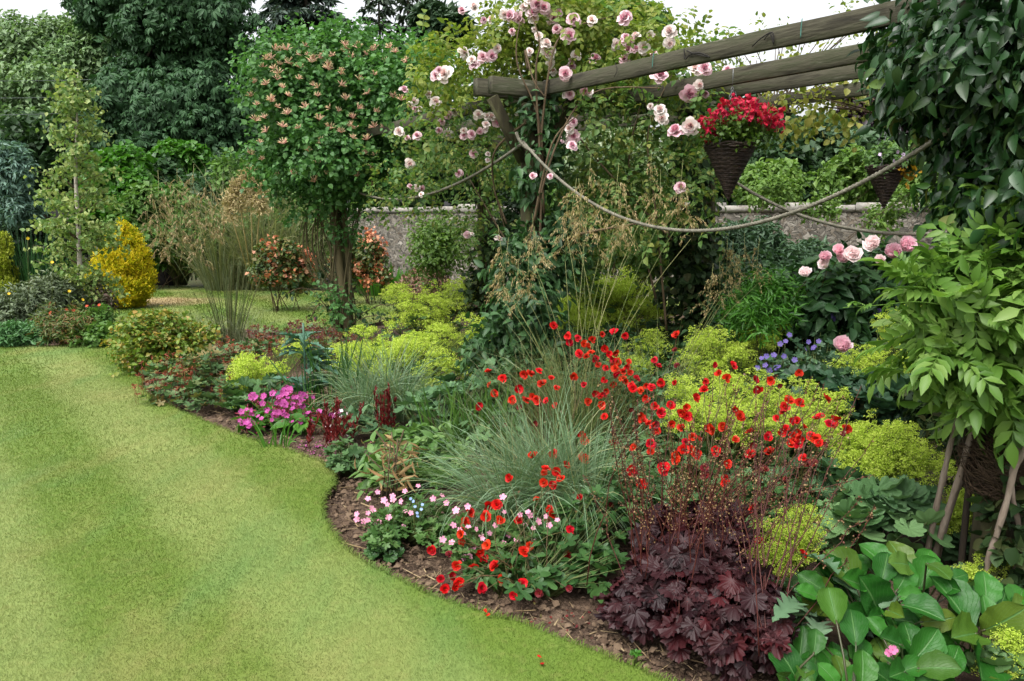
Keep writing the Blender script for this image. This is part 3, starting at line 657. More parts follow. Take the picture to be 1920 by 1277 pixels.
tree('willow_tree', 'tall paler grey-green fine-leaved tree at the far corner of the garden', G_(70, 34), [B(20, 160, 80, 100, 34), B(110, 130, 70, 75, 34), B(60, 95, 60, 50, 34), B(170, 150, 44, 70, 34), B(-60, 140, 90, 105, 34), B(90, 215, 120, 80, 33), B(180, 75, 40, 40, 34)], LEAF2, 13000, 6, .2, .5, M_WILLOW, .35, lump=14, lr=.3, droop=.4, up=.2)
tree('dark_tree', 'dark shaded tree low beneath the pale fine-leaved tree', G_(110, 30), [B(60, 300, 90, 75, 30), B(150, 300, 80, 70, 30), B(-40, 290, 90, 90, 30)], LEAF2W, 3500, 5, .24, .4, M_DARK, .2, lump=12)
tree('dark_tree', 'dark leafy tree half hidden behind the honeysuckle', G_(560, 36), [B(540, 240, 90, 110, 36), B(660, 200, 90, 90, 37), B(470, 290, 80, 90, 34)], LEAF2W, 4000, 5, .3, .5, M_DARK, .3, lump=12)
tree('green_tree', 'bright green round-topped tree rising behind the pink roses', G_(1160, 32), [B(1150, 55, 85, 55, 32), B(1090, 85, 70, 60, 32), B(1215, 85, 45, 45, 32), B(1150, 140, 110, 70, 32), B(1060, 30, 50, 40, 32.5)], LEAF2W, 4200, 5, .28, .45, M_MID, .3, lump=14, lr=.32)
tree('green_tree', 'dull green tree beyond the wall between the two hanging baskets', G_(1560, 30), [B(1545, 285, 75, 50, 30), B(1480, 300, 60, 45, 30), B(1620, 300, 60, 45, 29)], LEAF2W, 3000, 5, .24, .4, leafm('dull_leaf', [(62, 96, 62), (86, 120, 80), (104, 136, 94)], noise=.4), .3, lump=12)
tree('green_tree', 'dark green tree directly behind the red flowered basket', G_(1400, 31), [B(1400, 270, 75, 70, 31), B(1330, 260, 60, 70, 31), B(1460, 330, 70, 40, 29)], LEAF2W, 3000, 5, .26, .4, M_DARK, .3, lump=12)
tree('copper_beech', 'dark purple leaved tree beyond the garden wall', G_(1690, 33), [B(1660, 240, 60, 45, 33), B(1740, 210, 80, 65, 33), B(1620, 215, 40, 35, 33)], LEAF2W, 3000, 5, .26, .4, M_COPPER, .3, lump=12)
# conifers against the sky
def spruce(label, x, Y, ytop, ybot, hw, mat, whorls=22, per=9, drop=.25, nd=1.0, r0=.3, group=None, bare=0.0):
    o = thing('spruce_tree', label, 'tree', G_(x, Y), group); k = Y/FPX
    zt = at(x, ytop, Y)[2]; zb = at(x, ybot, Y)[2]; c = G_(x, Y); g = Geo()
    p = np.stack([Z(c, -.1), Z(c+[.1, 0, 0], zt*.5), Z(c, zt)]); g.tubes(p[None], np.array([[r0, r0*.6, .04]]), 7); g.build('trunk', BARK, o, True)
    g = Geo(); gb = Geo()
    for i in range(whorls):
        t = (i+.5)/whorls; z = zb+(zt-zb)*t; L = hw*k*(1-t)**.8*(1+.3*rng.normal()*.5)+.15
        if bare and rng.random() < bare: continue
        for q in range(per):
            a = rng.uniform(0, 2*np.pi); l = L*rng.uniform(.6, 1.1); dv = np.array([math.cos(a), math.sin(a), 0])
            pts = curve(Z(c, z), Z(c, z-drop*l)+dv*l, (0, 0, .1*l*(1 if drop > 0 else -1)), 6)
            gb.tubes(pts[None], np.linspace(.04, .008, 6)[None], 4)
            n = int(26*nd*max(l, .6)); tt = rng.uniform(.12, 1, n)**.8; ix = tt*5; i0 = np.minimum(ix.astype(int), 4); P = pts[i0]*(1-(ix-i0))[:, None]+pts[i0+1]*(ix-i0)[:, None]
            sd_ = np.array([-dv[1], dv[0], 0]); D = nrm(dv*.6+sd_*rng.choice([-1, 1], n)[:, None]*rng.uniform(.3, 1, n)[:, None]+np.array([0, 0, -.45])*rng.uniform(.2, 1.4, n)[:, None]+rng.normal(size=(n, 3))*.2)
            g.inst(LEAF2N, P, frames(D, UP+rng.normal(size=(n, 3))*.5), rng.uniform(.35, .75, n))
    gb.build('limb', BARK, o); g.build('crown', mat, o); return o
spruce('dark layered spruce with sweeping boughs standing against the white sky', 592, 45, -110, 130, 125, M_CONIF, 15, 8, .22, 1.1)
spruce('thin open conifer with sky showing through, beside the layered spruce', 722, 50, -60, 150, 50, leafm('fir_needle', [(56, 76, 60), (76, 98, 76), (92, 110, 84)], .6, .1), 12, 6, -.1, .7, .2)
spruce('second thin open conifer close by the round-headed pine', 775, 50, -50, 150, 42, leafm('fir_needle', [(60, 80, 62), (80, 100, 78), (92, 110, 84)], .6, .1), 11, 5, -.15, .7, .2)
tree('pine_tree', 'small round-headed pine showing above the honeysuckle', G_(832, 46), [B(830, 45, 40, 32, 46), B(815, 65, 30, 25, 46), B(850, 70, 25, 25, 46)], LEAF2N, 1500, 6, .55, .4, leafm('pine_needle', [(44, 76, 46), (62, 96, 58), (78, 110, 68)], .6, .1), .2, up=.8)
# the shrub bank at the far side of the lawn
bank = 'shrubs on the far bank'
shrub('evergreen_shrub', 'blue-green feathery evergreen shrub at the lawn edge', 'shrub', [B(5, 345, 55, 65, 17), B(35, 385, 30, 40, 17), B(-40, 350, 50, 80, 17)], LEAF2N, 2600, 6, .13, .2, M_BLUE, bank, droop=.5, lump=12)
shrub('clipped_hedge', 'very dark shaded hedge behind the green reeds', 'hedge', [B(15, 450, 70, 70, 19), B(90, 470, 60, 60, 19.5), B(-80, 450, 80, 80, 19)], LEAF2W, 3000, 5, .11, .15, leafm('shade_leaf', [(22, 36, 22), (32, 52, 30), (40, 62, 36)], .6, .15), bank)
shrub('leafy_shrub', 'fresh green leafy shrub behind the birch tree', 'shrub', [B(235, 355, 60, 62, 19), B(195, 400, 50, 50, 18.5), B(265, 400, 50, 50, 18.5)], LEAF2W, 3000, 5, .13, .22, M_BRIGHT, bank, lump=12, lr=.34)
shrub('leafy_shrub', 'dark blue-green shrub in the middle of the far bank', 'shrub', [B(300, 345, 45, 45, 20), B(420, 345, 60, 45, 20), B(360, 390, 90, 50, 19.5)], LEAF2W, 3000, 5, .12, .22, leafm('bank_leaf', [(48, 86, 50), (70, 110, 64), (92, 130, 80)], noise=.4, nscale=2), bank, lump=12, lr=.34)
shrub('leafy_shrub', 'tall bright green shrub under the dark boughs', 'shrub', [B(340, 325, 50, 45, 20.5), B(345, 300, 30, 28, 20.5)], LEAF2W, 2200, 5, .13, .22, M_BRIGHT, bank, lump=10, lr=.34)
shrub('leafy_shrub', 'light green shrub low behind the tan oat grass', 'shrub', [B(300, 420, 70, 60, 18), B(390, 440, 60, 60, 18.2), B(250, 460, 50, 50, 17.6)], LEAF2W, 3000, 5, .12, .2, M_MID, bank, lump=12, lr=.34)
shrub('leafy_shrub', 'mixed green shrub beside the honeysuckle', 'shrub', [B(470, 350, 60, 60, 19), B(520, 420, 70, 80, 18.5), B(600, 440, 60, 70, 18.6)], LEAF2W, 3200, 5, .12, .2, M_MID, bank, lump=12, lr=.34)
# stipa, pampas and reeds on the far bank
OAT = Tpl([(0, 0, 0), (.11, .35, .03), (0, 1, -.05), (-.11, .35, .03), (0, .4, .1)], [(0, 1, 4), (1, 2, 4), (2, 3, 4), (3, 0, 4)])
M_OAT = leafm('oat_spikelet', [(148, 124, 82), (190, 164, 116), (214, 194, 150), (166, 138, 96)], .5, .4, .3, .75)
M_OATF = leafm('far_oat_spikelet', [(142, 120, 84), (176, 152, 112), (196, 176, 136), (128, 110, 84)], .55, .35, .3, .68)
M_STRAW = leafm('straw_stem', [(140, 150, 84), (176, 176, 112), (122, 142, 78)], .5, .2, .3, .5)
def panicle(n, L, W, ll, droop=1.0):
    """hanging oat head: wiry branches carrying drooping spikelets; built tip up along +Z"""
    g = Geo(); nb = max(10, n//14); t0 = rng.uniform(0, .75, nb); a = rng.uniform(0, 2*np.pi, nb)
    d = np.stack([np.cos(a), np.sin(a), 0*a], -1); br = W*rng.uniform(.35, 1, nb)*(1-.6*t0)
    tt = np.linspace(0, 1, 6); P = np.zeros((nb, 6, 3)); P[..., 2] = (t0*L)[:, None]+L*.28*tt[None]-droop*.42*L*tt[None]**2
    P[..., :2] += d[:, None, :2]*(br[:, None]*tt[None]**.8)[..., None]
    g.tubes(P, .0011*max(1, ll/.024), 3, 1); g.tubes(np.array([[(0, 0, -.02), (0, 0, L*.5), (.01, 0, L)]]), .0016*max(1, ll/.03), 3, 1)
    k = rng.integers(0, nb, n); u = rng.uniform(.3, 1, n); ix = u*5; i0 = np.minimum(ix.astype(int), 4); Q = P[k, i0]*(1-(ix-i0))[:, None]+P[k, i0+1]*(ix-i0)[:, None]
    D = nrm(d[k]*.45+np.array([0, 0, -1.0])*droop+rng.normal(size=(n, 3))*.35)
    g.inst(OAT, Q+rng.normal(size=(n, 3))*.006, frames(D, rdir(n)), ll*rng.uniform(.7, 1.25, n)); return g
def oat_grass(label, base, heads, L, W, ll, n, matg, nblade, blen, mat, variants=5, group=None, sr=.0022, stemm=None):
    base = np.asarray(base, float); o = thing('oat_grass', label, 'ornamental grass', base, group)
    g = Geo(); P = arc_blades(base, nblade, blen, .9, k=6, base=.12); g.ribbons(P, np.array([[1, 1, .9, .7, .45, .05]])*.005*max(1, base[1]/6)); g.build('foliage', matg, o)
    meshes = [panicle(n, L, W, ll).mesh('panicle', [mat, stemm or M_STRAW]) for _ in range(variants)]
    g = Geo()
    for i, h in enumerate(heads):
        h = np.asarray(h, float); b0 = base+np.append(rng.normal(size=2)*.06, 0)
        out_ = (h-b0)*[1, 1, 0]; p = curve(b0, h, -.12*out_*[1, 1, 0]+np.array([0, 0, .04]), 8); g.tubes(p[None], np.linspace(sr, sr*.6, 8)[None], 4)
        put('panicle', meshes[i % variants], o, h, rot('z', rng.uniform(0, 6.28))@rot('x', rng.normal()*.12), rng.uniform(.85, 1.15))
    g.build('stem', stemm or M_STRAW, o); return o
M_TANB = leafm('tan_blade', [(120, 132, 78), (156, 158, 104), (96, 116, 62)], .5, .25)
heads = [at(x+rng.normal()*6, y+rng.normal()*8, 15.5+rng.normal()*.4) for x, y in ((300, 400), (330, 380), (355, 375), (380, 390), (340, 410), (310, 440), (365, 420), (395, 425), (280, 450), (330, 450), (300, 480), (360, 460), (400, 455), (270, 425), (385, 470), (340, 480), (320, 500), (415, 440), (375, 500))]
oat_grass('tan oat grass with a cloud of drooping heads behind the golden conifer', gnd(340, 535), heads, .75, .36, .065, 120, M_TANB, 300, 1.0, M_OATF, 4, sr=.006)
def tussock(name, label, base, n, ln, spread, wd, mat, group=None, lean=(0, 0), basew=.1, k=7, cat='ornamental grass', dr=1.0, extra=None):
    o = thing(name, label, cat, base, group); g = Geo(); P = np.concatenate([arc_blades(np.asarray(base)+[ox*basew*1.3, oy*basew, 0], int(n*f), ln*lf, spread, k=k, base=basew*.7, lean=(lean[0]+ox*.12, lean[1]+oy*.1), droopy=dr, lv=.36) for ox, oy, f, lf in ((0, .2, .4, 1), (-1, -.4, .3, .88), (.9, -.5, .3, .94))]); P[:, 1:] += (rng.normal(size=(len(P), 1, 3))*[.03, .03, .008])*np.linspace(.2, 1.4, k-1)[None, :, None]*ln; n = len(P)
    wv = np.interp(np.linspace(0, 1, k), [0, .3, .75, 1], [.8, 1, .7, .06])*wd; g.ribbons(P, wv[None]*rng.uniform(.7, 1.2, (n, 1))); g.build('foliage', mat, o)
    if extra: extra(o)
    return o
M_PAMP = leafm('pampas_blade', [(112, 128, 84), (148, 158, 110), (176, 176, 128), (126, 142, 92)], .5, .25)
M_PLUME = leafm('plume', [(196, 176, 126), (222, 204, 156), (206, 186, 140)], .7, .3, .1, .55)
def plumes(o):
    for x, y in ((448, 372), (470, 360), (488, 378), (430, 392)):
        g = Geo(); c = at(x, y, 15); n = 800; t = rng.random(n); P = c+np.column_stack([rng.normal(size=(n, 2))*.09*(1-t*.5)[:, None], (t-.3)*.75]); P[:, 0] += .35*(t-.3)**2
        g.inst(LEAF2N, P, frames(nrm(rng.normal(size=(n, 3))+[.3, 0, -.4]), rdir(n)), rng.uniform(.05, .1, n)); g.tubes(np.stack([gnd(475, 545), c])[None], .012, 4); g.build('plume', M_PLUME, o)
tussock('pampas_grass', 'big arching pampas clump with cream plumes on the far side of the lawn', gnd(468, 542), 1100, 2.15, 1.0, .016, M_PAMP, None, (.1, -.05), .45, 8, extra=plumes)
tussock('pampas_grass', 'second arching pampas clump close beside the honeysuckle post', gnd(545, 540), 600, 1.9, 1.0, .015, M_PAMP, None, (-.05, 0), .4, 8)
tussock('reed_clump', 'upright deep green reeds before the dark hedge', at(52, 560, 14.5)*[1, 1, 0], 700, .95, .3, .022, leafm('reed_blade', [(28, 66, 30), (40, 84, 38), (54, 100, 48)], .4, .25), None, (0, 0), .5, 6, cat='reeds')
# golden conifers
def golden(label, blobs, mat, n, base):
    o = thing('golden_conifer', label, 'conifer', base, 'golden conifers'); g = Geo(); foliage(g, LEAF2, blobs, int(n*2.6), 8, .036, .12, up=1.1, rnd=.35, droop=-.3, side=.6, nup=.1, lump=14, lr=.3, inner=.1); g.build('foliage', mat, o)
    g = Geo(); g.tubes(np.stack([Z(base, -.05), Z(base, 1.0)])[None], .05, 6); g.build('trunk', BARK, o); return o
M_GOLD = leafm('golden_needle', [(112, 122, 14), (158, 162, 22), (200, 186, 36), (226, 196, 52), (132, 146, 22)], .6, .4, .15, .85, noise=.35, nscale=3)
golden('egg-shaped golden yellow conifer beside the scorched lawn patch', [B(229+5*math.sin(math.pi*q/12), 562-q*10.2, 50*math.sqrt(max(.05, 1-(q/12.4)**2.1)), 17, 14) for q in range(13)]+[B(190, 540-q*12, 24-q*2.5, 18, 14.2) for q in range(5)], M_GOLD, 4200, G_(232, 14))
golden('small lime-gold conifer with scaly upright shoots', [B(-4, 530, 30, 34, 14.2), B(-4, 490, 24, 40, 14.2), B(-4, 462, 16, 18, 14.2)], leafm('lime_needle', [(130, 150, 30), (170, 186, 52), (196, 200, 80)], .55, .25, .25, .6), 1400, G_(0, 14.2))
# flowering azaleas
M_AZL = leafm('azalea_leaf', [(62, 92, 44), (90, 120, 58), (120, 138, 68), (150, 120, 66)], .5, .3)
M_AZF = petalm('azalea_flower', [(206, 112, 70), (230, 150, 110), (236, 178, 150), (200, 100, 76)], .66)
def azalea(label, blobs, n):
    o = shrub('flowering_shrub', label, 'shrub', blobs, LEAF2W, n, 5, .06, .12, M_AZL, 'orange-red flowering shrubs', lump=10)
    g = Geo(); P, O = sample([(b[0]+[0, -.03, .06], b[1]*1.05) for b in blobs], 120, lump=10, inner=0); P = P[P[:, 2] > .25]
    P = np.repeat(P, 9, 0)+rng.normal(size=(len(P)*9, 3))*.05; g.inst(LEAF2W, P, frames(nrm(rng.normal(size=P.shape)+UP*.6), nrm(rng.normal(size=P.shape)+UP)), rng.uniform(.05, .09, len(P))); q = g.build('blossom', M_AZF, o); return o
azalea('orange-red and pink flowering shrub in front of the pampas clump', [B(530, 495, 45, 42, 13.5), B(500, 515, 25, 22, 13.4), B(560, 510, 30, 32, 13.6)], 900)
azalea('rust orange flowering shrub behind the honeysuckle post by the wall', [B(690, 490, 30, 45, 14.6), B(655, 500, 30, 40, 14.6), B(715, 520, 12, 22, 14.5)], 800)
# boulders
ROCKM = noisem('boulder_stone', [(46, 42, 42), (70, 64, 62), (92, 86, 80)], 4, rough=.95, bump=.8)
def rock(label, c, r, mat):
    V = []; F = []; n = 14; mrow = 8
    for i in range(mrow+1):
        for j in range(n):
            a = 2*math.pi*j/n; e = -math.pi/2+math.pi*i/mrow; d = np.array([math.cos(a)*math.cos(e), math.sin(a)*math.cos(e), math.sin(e)])
            V.append(c+d*r*(1+.16*math.sin(3*a+2*e)+.1*math.cos(5*a-3*e)))
    for i in range(mrow):
        for j in range(n): F.append((i*n+j, i*n+(j+1) % n, (i+1)*n+(j+1) % n, (i+1)*n+j))
    g = Geo(); g.tpl(Tpl(V, F)); return tag(g.build('boulder', mat, None, True), label, 'boulder')
rock('dark low boulder under the tan oat grass', gnd(302, 530)+[0, .4, .2], np.array([.45, .3, .3]), ROCKM)
rock('small brown stone beside the bright green hosta below the wall', gnd(762, 553)+[0, .3, .08], np.array([.22, .16, .14]), noisem('brown_stone', [(110, 96, 78), (150, 134, 110)], 5))
rock('tiny dark stone on the grass near the wall', gnd(686, 551)+[0, 0, .08], np.array([.09, .08, .12]), ROCKM)
tussock('hosta_clump', 'bright green broad-leaved clump at the foot of the wall', gnd(735, 553), 130, .5, .9, .1, M_BRIGHT, None, (0, 0), .3, 6, cat='plant')
shrub('heather_mound', 'pinkish brown mound of dry flower heads below the wall', 'plant', [B(795, 532, 40, 24, 14.4)], LEAF2, 700, 5, .06, .1, leafm('dry_head', [(150, 112, 92), (178, 140, 116), (130, 110, 76)], .6, .2))
shrub('wall_shrub', 'sprawling light green shrub growing against the rubble wall', 'shrub', [B(840, 460, 40, 45, 13), B(815, 485, 35, 30, 12.8), B(800, 455, 25, 20, 13)], LEAF2, 620, 7, .065, .34, M_LIGHT, lump=5, lr=.5)
for x0, x1, y in ((-300, 190, 140), (-300, 185, 172), (-300, 100, 204)):
    g = Geo(); p = curve(at(x0, y+4, 24), at(x1+140, y+1, 27), (0, 0, -.15), 24); g.tubes(p[None], .008, 4); tag(g.build('overhead_wire', noisem('wire_metal', [(90, 100, 96), (130, 140, 136)], 5, bump=0)), 'thin grey overhead wire in front of the pale tree, ' + {140: 'topmost', 172: 'middle', 204: 'lowest'}[y] + ' of the three', 'wire', 'overhead wires')
# shrubs between the pergola and the wall
mid = 'shrubs behind the pergola'
shrub('dogwood_shrub', 'white variegated shrub between the middle posts in front of the wall', 'shrub', [B(1170, 315, 90, 50, 11), B(1080, 340, 60, 45, 10.8), B(1250, 310, 60, 55, 11.2), B(1140, 280, 60, 35, 11.2)], LEAF2, 2600, 6, .07, .2, M_VARIE, mid, lump=12)
shrub('leafy_shrub', 'dense mid green shrub seen through the pergola', 'shrub', [B(1130, 440, 90, 65, 10), B(1060, 420, 45, 60, 10), B(1240, 430, 50, 60, 10)], LEAF2W, 2200, 5, .07, .16, M_MID, mid, lump=14, lr=.3)
shrub('leafy_shrub', 'dark leafy shrub behind the left rear post', 'shrub', [B(985, 430, 50, 90, 10.6), B(1000, 330, 50, 50, 11)], LEAF2W, 1700, 5, .07, .16, M_DARK, mid, lump=14, lr=.3)
shrub('climbing_shrub', 'light green trailing growth hanging along the wall top', 'shrub', [B(1440, 362, 40, 12, 13.2), B(1740, 350, 50, 36, 11.9), B(1540, 388, 20, 14, 13), B(1660, 415, 28, 14, 12.4)], LEAF2, 800, 6, .07, .22, M_LIGHT, mid, lump=8, stems=6)
shrub('leafy_shrub', 'pale yellow-green shrub rising just beyond the right stretch of wall', 'shrub', [B(1440, 345, 60, 22, 17), B(1600, 330, 60, 30, 16.5), B(1700, 320, 60, 35, 16)], LEAF2, 2000, 5, .13, .25, M_LIGHT, mid, lump=10)
shrub('aster_clump', 'bluish green narrow-leaved clump of perennials before the wall', 'plant', [B(1430, 540, 80, 55, 8.4), B(1500, 525, 60, 45, 8.6), B(1370, 510, 36, 55, 8.2), B(1560, 540, 50, 40, 8.6), B(1410, 475, 40, 36, 8.6)], LEAF2N, 4200, 8, .075, .2, leafm('aster_leaf', [(70, 104, 72), (92, 128, 92), (116, 150, 112)], .5, .25, noise=.3, nscale=2), mid, up=1.0, lump=14, lr=.34)
# ================================================================ CLIMBERS ON THE PERGOLA
M_HONL = leafm('honeysuckle_leaf', [(48, 88, 44), (68, 112, 56), (92, 136, 72), (60, 102, 50)], .5, .35, .3, noise=.35, nscale=2.5, k=.84)
M_PINKT = petalm('pink_trumpet', [(230, 172, 162), (240, 200, 176), (222, 146, 140), (244, 216, 180)], .92); M_CREAM = petalm('cream_mouth', [(240, 222, 160), (248, 234, 190), (238, 208, 140)], .75)
hb = [B(640, 170, 130, 75, 10.2, .8), B(570, 230, 95, 80, 10.0, .8), B(650, 280, 110, 75, 10.1, .75), B(740, 190, 90, 75, 9.8, .7), B(530, 170, 55, 50, 10.1, .6), B(590, 315, 65, 45, 10.2, .6), B(700, 310, 50, 40, 10, .5), B(540, 290, 50, 45, 10.2, .6), B(640, 345, 45, 34, 10.3, .5), B(790, 180, 60, 50, 9.5, .5), B(495, 315, 28, 36, 10.2, .4), B(745, 320, 36, 30, 9.9, .4), B(835, 150, 34, 30, 9.3, .3), B(640, 110, 120, 22, 10.2, .6), B(520, 125, 50, 28, 10.1, .5), B(760, 118, 60, 26, 9.6, .5)]
hs_ = thing('honeysuckle', 'huge honeysuckle crown with pink and cream flowers on top of a pergola post', 'climber', LEFT+[0, 0, 0])
g = Geo(); foliage(g, LEAFR, hb, 4300, 6, .056, .3, up=.25, droop=.2, lump=7, lr=.42, inner=.25); foliage(g, LEAF2W, [B(600, 385, 40, 40, 10.3, .3), B(560, 370, 30, 40, 10.3, .3), B(695, 370, 24, 30, 10.1, .25), B(640, 570, 34, 50, 10.4, .3), B(640, 450, 20, 60, 10.35, .22)], 240, 5, .055, .2, droop=.3, lump=6); foliage(g, LEAFR, [B(620, 88, 130, 22, 10.2, .5), B(770, 120, 60, 30, 9.6, .4), B(810, 165, 40, 36, 9.4, .4), B(480, 160, 30, 60, 10.2, .4), B(560, 370, 50, 30, 10.2, .4)], 300, 5, .045, .26, up=.9, droop=.1, lump=0); g.build('foliage', M_HONL, hs_)
TPL_H = [cone_tpl(13, i) for i in range(4)]
g0 = []
for t in TPL_H: q = Geo(); q.tpl(t); g0.append(q.mesh('flower_head', [M_PINKT, M_CREAM]))
hp = [(508, 110), (540, 118), (575, 105), (490, 130), (475, 155), (500, 160), (515, 130), (560, 128), (600, 108), (625, 108), (655, 112), (700, 95), (730, 92), (690, 105), (597, 180), (505, 185), (672, 205), (708, 210), (660, 220), (655, 237), (665, 240), (700, 243), (660, 262), (617, 242), (606, 268), (560, 240), (540, 215), (480, 230), (487, 270), (468, 288), (685, 290), (700, 290), (697, 317), (610, 325), (600, 310), (548, 328), (628, 305), (700, 350), (754, 190), (750, 213), (735, 185), (672, 330), (520, 330), (575, 90), (510, 95), (540, 95), (560, 150), (590, 160), (640, 160), (520, 200), (500, 250), (620, 205), (645, 190), (690, 175), (480, 200), (530, 270), (580, 290), (560, 105), (650, 95), (675, 92), (520, 150), (540, 180), (575, 200), (500, 225), (470, 180), (530, 240), (600, 230), (640, 250), (690, 265), (720, 240), (640, 140), (670, 150), (610, 130), (585, 120), (720, 120), (745, 100), (760, 120), (700, 140), (480, 110), (495, 300), (590, 345)]
hp += [(rng.uniform(480, 800), 92+240*rng.random()**2.6) for _ in range(52)]; hp = [q for q in hp if ((q[0]-635)/190)**2+((q[1]-215)/165)**2 < 1][:99]
for i, (x, y) in enumerate(hp):
    P = surf(hb, x+rng.normal()*2, y+rng.normal()*2, 10.1, .1); put('flower_head', g0[i % 4], hs_, P, rot('z', rng.uniform(0, 6.28))@rot('x', rng.normal()*.45), rng.uniform(.04, .07))
g = Geo()
for i in range(5):
    a0 = rng.uniform(0, 6.28); tw = rng.choice([-1, 1])*rng.uniform(1.5, 3.5); pts = [LEFT+[math.cos(a0+tw*q/8)*.085, math.sin(a0+tw*q/8)*.085, -.05+q*.27] for q in range(9)]; g.tubes(smooth_path(pts, 4)[None], np.linspace(.055, .03, 33)[None], 7)
for i in range(16):
    a0 = rng.uniform(0, 6.28); b = LEFT+[math.cos(a0)*.17, math.sin(a0)*.17, 0]; pts = []
    tw = rng.uniform(-2.5, 2.5)
    for q in range(9):
        t = q/8; a = a0+tw*t; rr = .12+.05*rng.random()+(.55*max(0, t-.62) if i % 2 else .16*max(0, t-.5)); pts.append(LEFT+[math.cos(a)*rr, math.sin(a)*rr, -.05+t*1.95])
    g.tubes(smooth_path(pts, 4)[None], rng.uniform(.005, .013), 5)
for i in range(14):
    a0 = rng.uniform(2.2, 4.2); p = [LEFT+[math.cos(a0)*.14, math.sin(a0)*.14, .35+.5*rng.random()], LEFT+[math.cos(a0)*(.4+.15*rng.random()), math.sin(a0)*.3, 1.0+.2*rng.random()], LEFT+[math.cos(a0)*.4, math.sin(a0)*.3, 1.75], LEFT+[math.cos(a0)*.2, 0, 2.1]]
    g.tubes(smooth_path(p, 5)[None], rng.uniform(.005, .01), 5)
g.build('stem', noisem('honeysuckle_stem', [(86, 78, 54), (120, 110, 78), (100, 108, 66)], 14, (1, 1, .2), .9, .3, .55, island=True), hs_)
# thorny low rose shoots at the honeysuckle post
o = thing('briar_shoot', 'arching briar shoots with small leaves at the foot of the honeysuckle post', 'plant', LEFT+[.1, -.2, 0]); g = Geo(); g2 = Geo()
for (x, y, Y, bx, by) in ((780, 590, 10.2, 0, .25), (745, 615, 10.1, 0, .2), (580, 600, 10.3, 0, .3), (530, 560, 10.5, 0, .35), (690, 640, 10, 0, .15), (600, 510, 10.6, 0, .3), (760, 630, 9.9, 0, .12)):
    p = curve(LEFT+[0, -.15, .05], at(x, y, Y), (0, 0, by), 12, .01); g2.tubes(p[None], .006, 4); n = 26; Q = p[rng.integers(3, 12, n)]+rng.normal(size=(n, 3))*.05
    g.inst(LEAFO, Q, frames(rdir(n)-[0, 0, .3], UP+rdir(n)*.5), rng.uniform(.05, .09, n))
g.build('foliage', M_DARK, o); g2.build('stem', BROWNS, o)
# rambling roses
M_RLY = leafm('rose_leaf_yellow_green', [(104, 132, 52), (134, 158, 66), (164, 172, 84), (122, 146, 58)], .5, .45, .25, k=.62)
M_RLG = leafm('rose_leaf', [(72, 106, 54), (98, 134, 68), (122, 152, 84), (150, 154, 80)], .5, .45, .25, k=.68)
M_ROP = petalm('rose_petal', [(236, 200, 208), (244, 218, 222), (232, 184, 198)], .85); M_ROI = petalm('rose_heart', [(222, 140, 170), (232, 164, 186), (240, 190, 200)], .8)
M_ROW = petalm('white_rose_petal', [(238, 228, 222), (246, 238, 232), (232, 214, 206)], .85); M_ROJ = petalm('white_rose_heart', [(240, 208, 204), (244, 222, 214)], .85)
def bloom_meshes(name, mats, cnt, **kw):
    r = []
    for i in range(cnt): q = Geo(); q.tpl(rose_bloom(i*7+3, **kw)); r.append(q.mesh(name, mats, True))
    return r
RP = bloom_meshes('bloom', [M_ROP, M_ROI], 4, n=24); RW = bloom_meshes('bloom', [M_ROW, M_ROJ], 4, n=22)
def facing(P, jit=.5, up=.35):
    d = nrm(np.array([0, 0, EYE])-P+rng.normal(size=3)*jit*np.linalg.norm(P)*.6+UP*up*np.linalg.norm(P)); x = nrm(np.cross(d, rdir(1)[0])); return np.stack([x, np.cross(d, x), d], -1)
def rose(label, base, blobs, ntw, mat, blooms, canes, mixw=.5, rad=.045, t=ROSEL, ll=.112):
    o = thing('climbing_rose', label, 'rose', base, 'roses on the pergola'); g = Geo(); foliage(g, t, blobs, ntw, 4, ll, .3, up=.25, droop=.2, lump=9, lr=.36, inner=.3); g.build('foliage', mat, o)
    for c in canes: g = Geo(); p = smooth_path(c, 6); g.tubes(p[None], np.linspace(.011, .004, len(p))[None], 5); g.build('cane', BROWNS, o, True)
    blooms = blooms+[(x+rng.normal()*13, y+rng.normal()*10, Y, s*.8) for x, y, Y, s in blooms if rng.random() < .55]
    for i, (x, y, Y, s) in enumerate(blooms):
        P = surf(blobs, x, y, Y, .06); put('bloom', (RW if rng.random() < mixw else RP)[rng.integers(0, 4)], o, P, facing(P), rad*s*rng.uniform(.75, 1.0))
    return o
top = [(1005, 8, 1.3), (1020, 15, 1.1), (995, 4, 1), (1028, 25, 1), (1075, 38, 1.3), (1110, 40, 1), (1171, 38, 1.3), (1066, 70, 1.4), (1028, 98, 1.3), (1080, 105, 1.1), (1115, 113, 1.1), (1193, 70, 1), (1220, 67, .8), (1256, 61, 1.2), (1153, 83, 1), (1178, 95, 1), (1206, 90, 1), (905, 108, 1.1), (920, 105, 1), (890, 123, 1.1), (1035, 135, 1), (1060, 138, 1.1), (868, 100, 1.1), (836, 140, 1.3), (818, 143, 1.1), (1010, 68, .7), (960, 60, .6), (1045, 55, .8)]
J = lambda c, s: [(x, y, s+rng.uniform(-.25, .15), z) for x, y, z in c]
top += [(rng.uniform(880, 1130), rng.uniform(5, 140), rng.uniform(.7, 1.2)) for _ in range(14)]+[(rng.uniform(1130, 1260), rng.uniform(70, 125), rng.uniform(.7, 1.1)) for _ in range(5)]
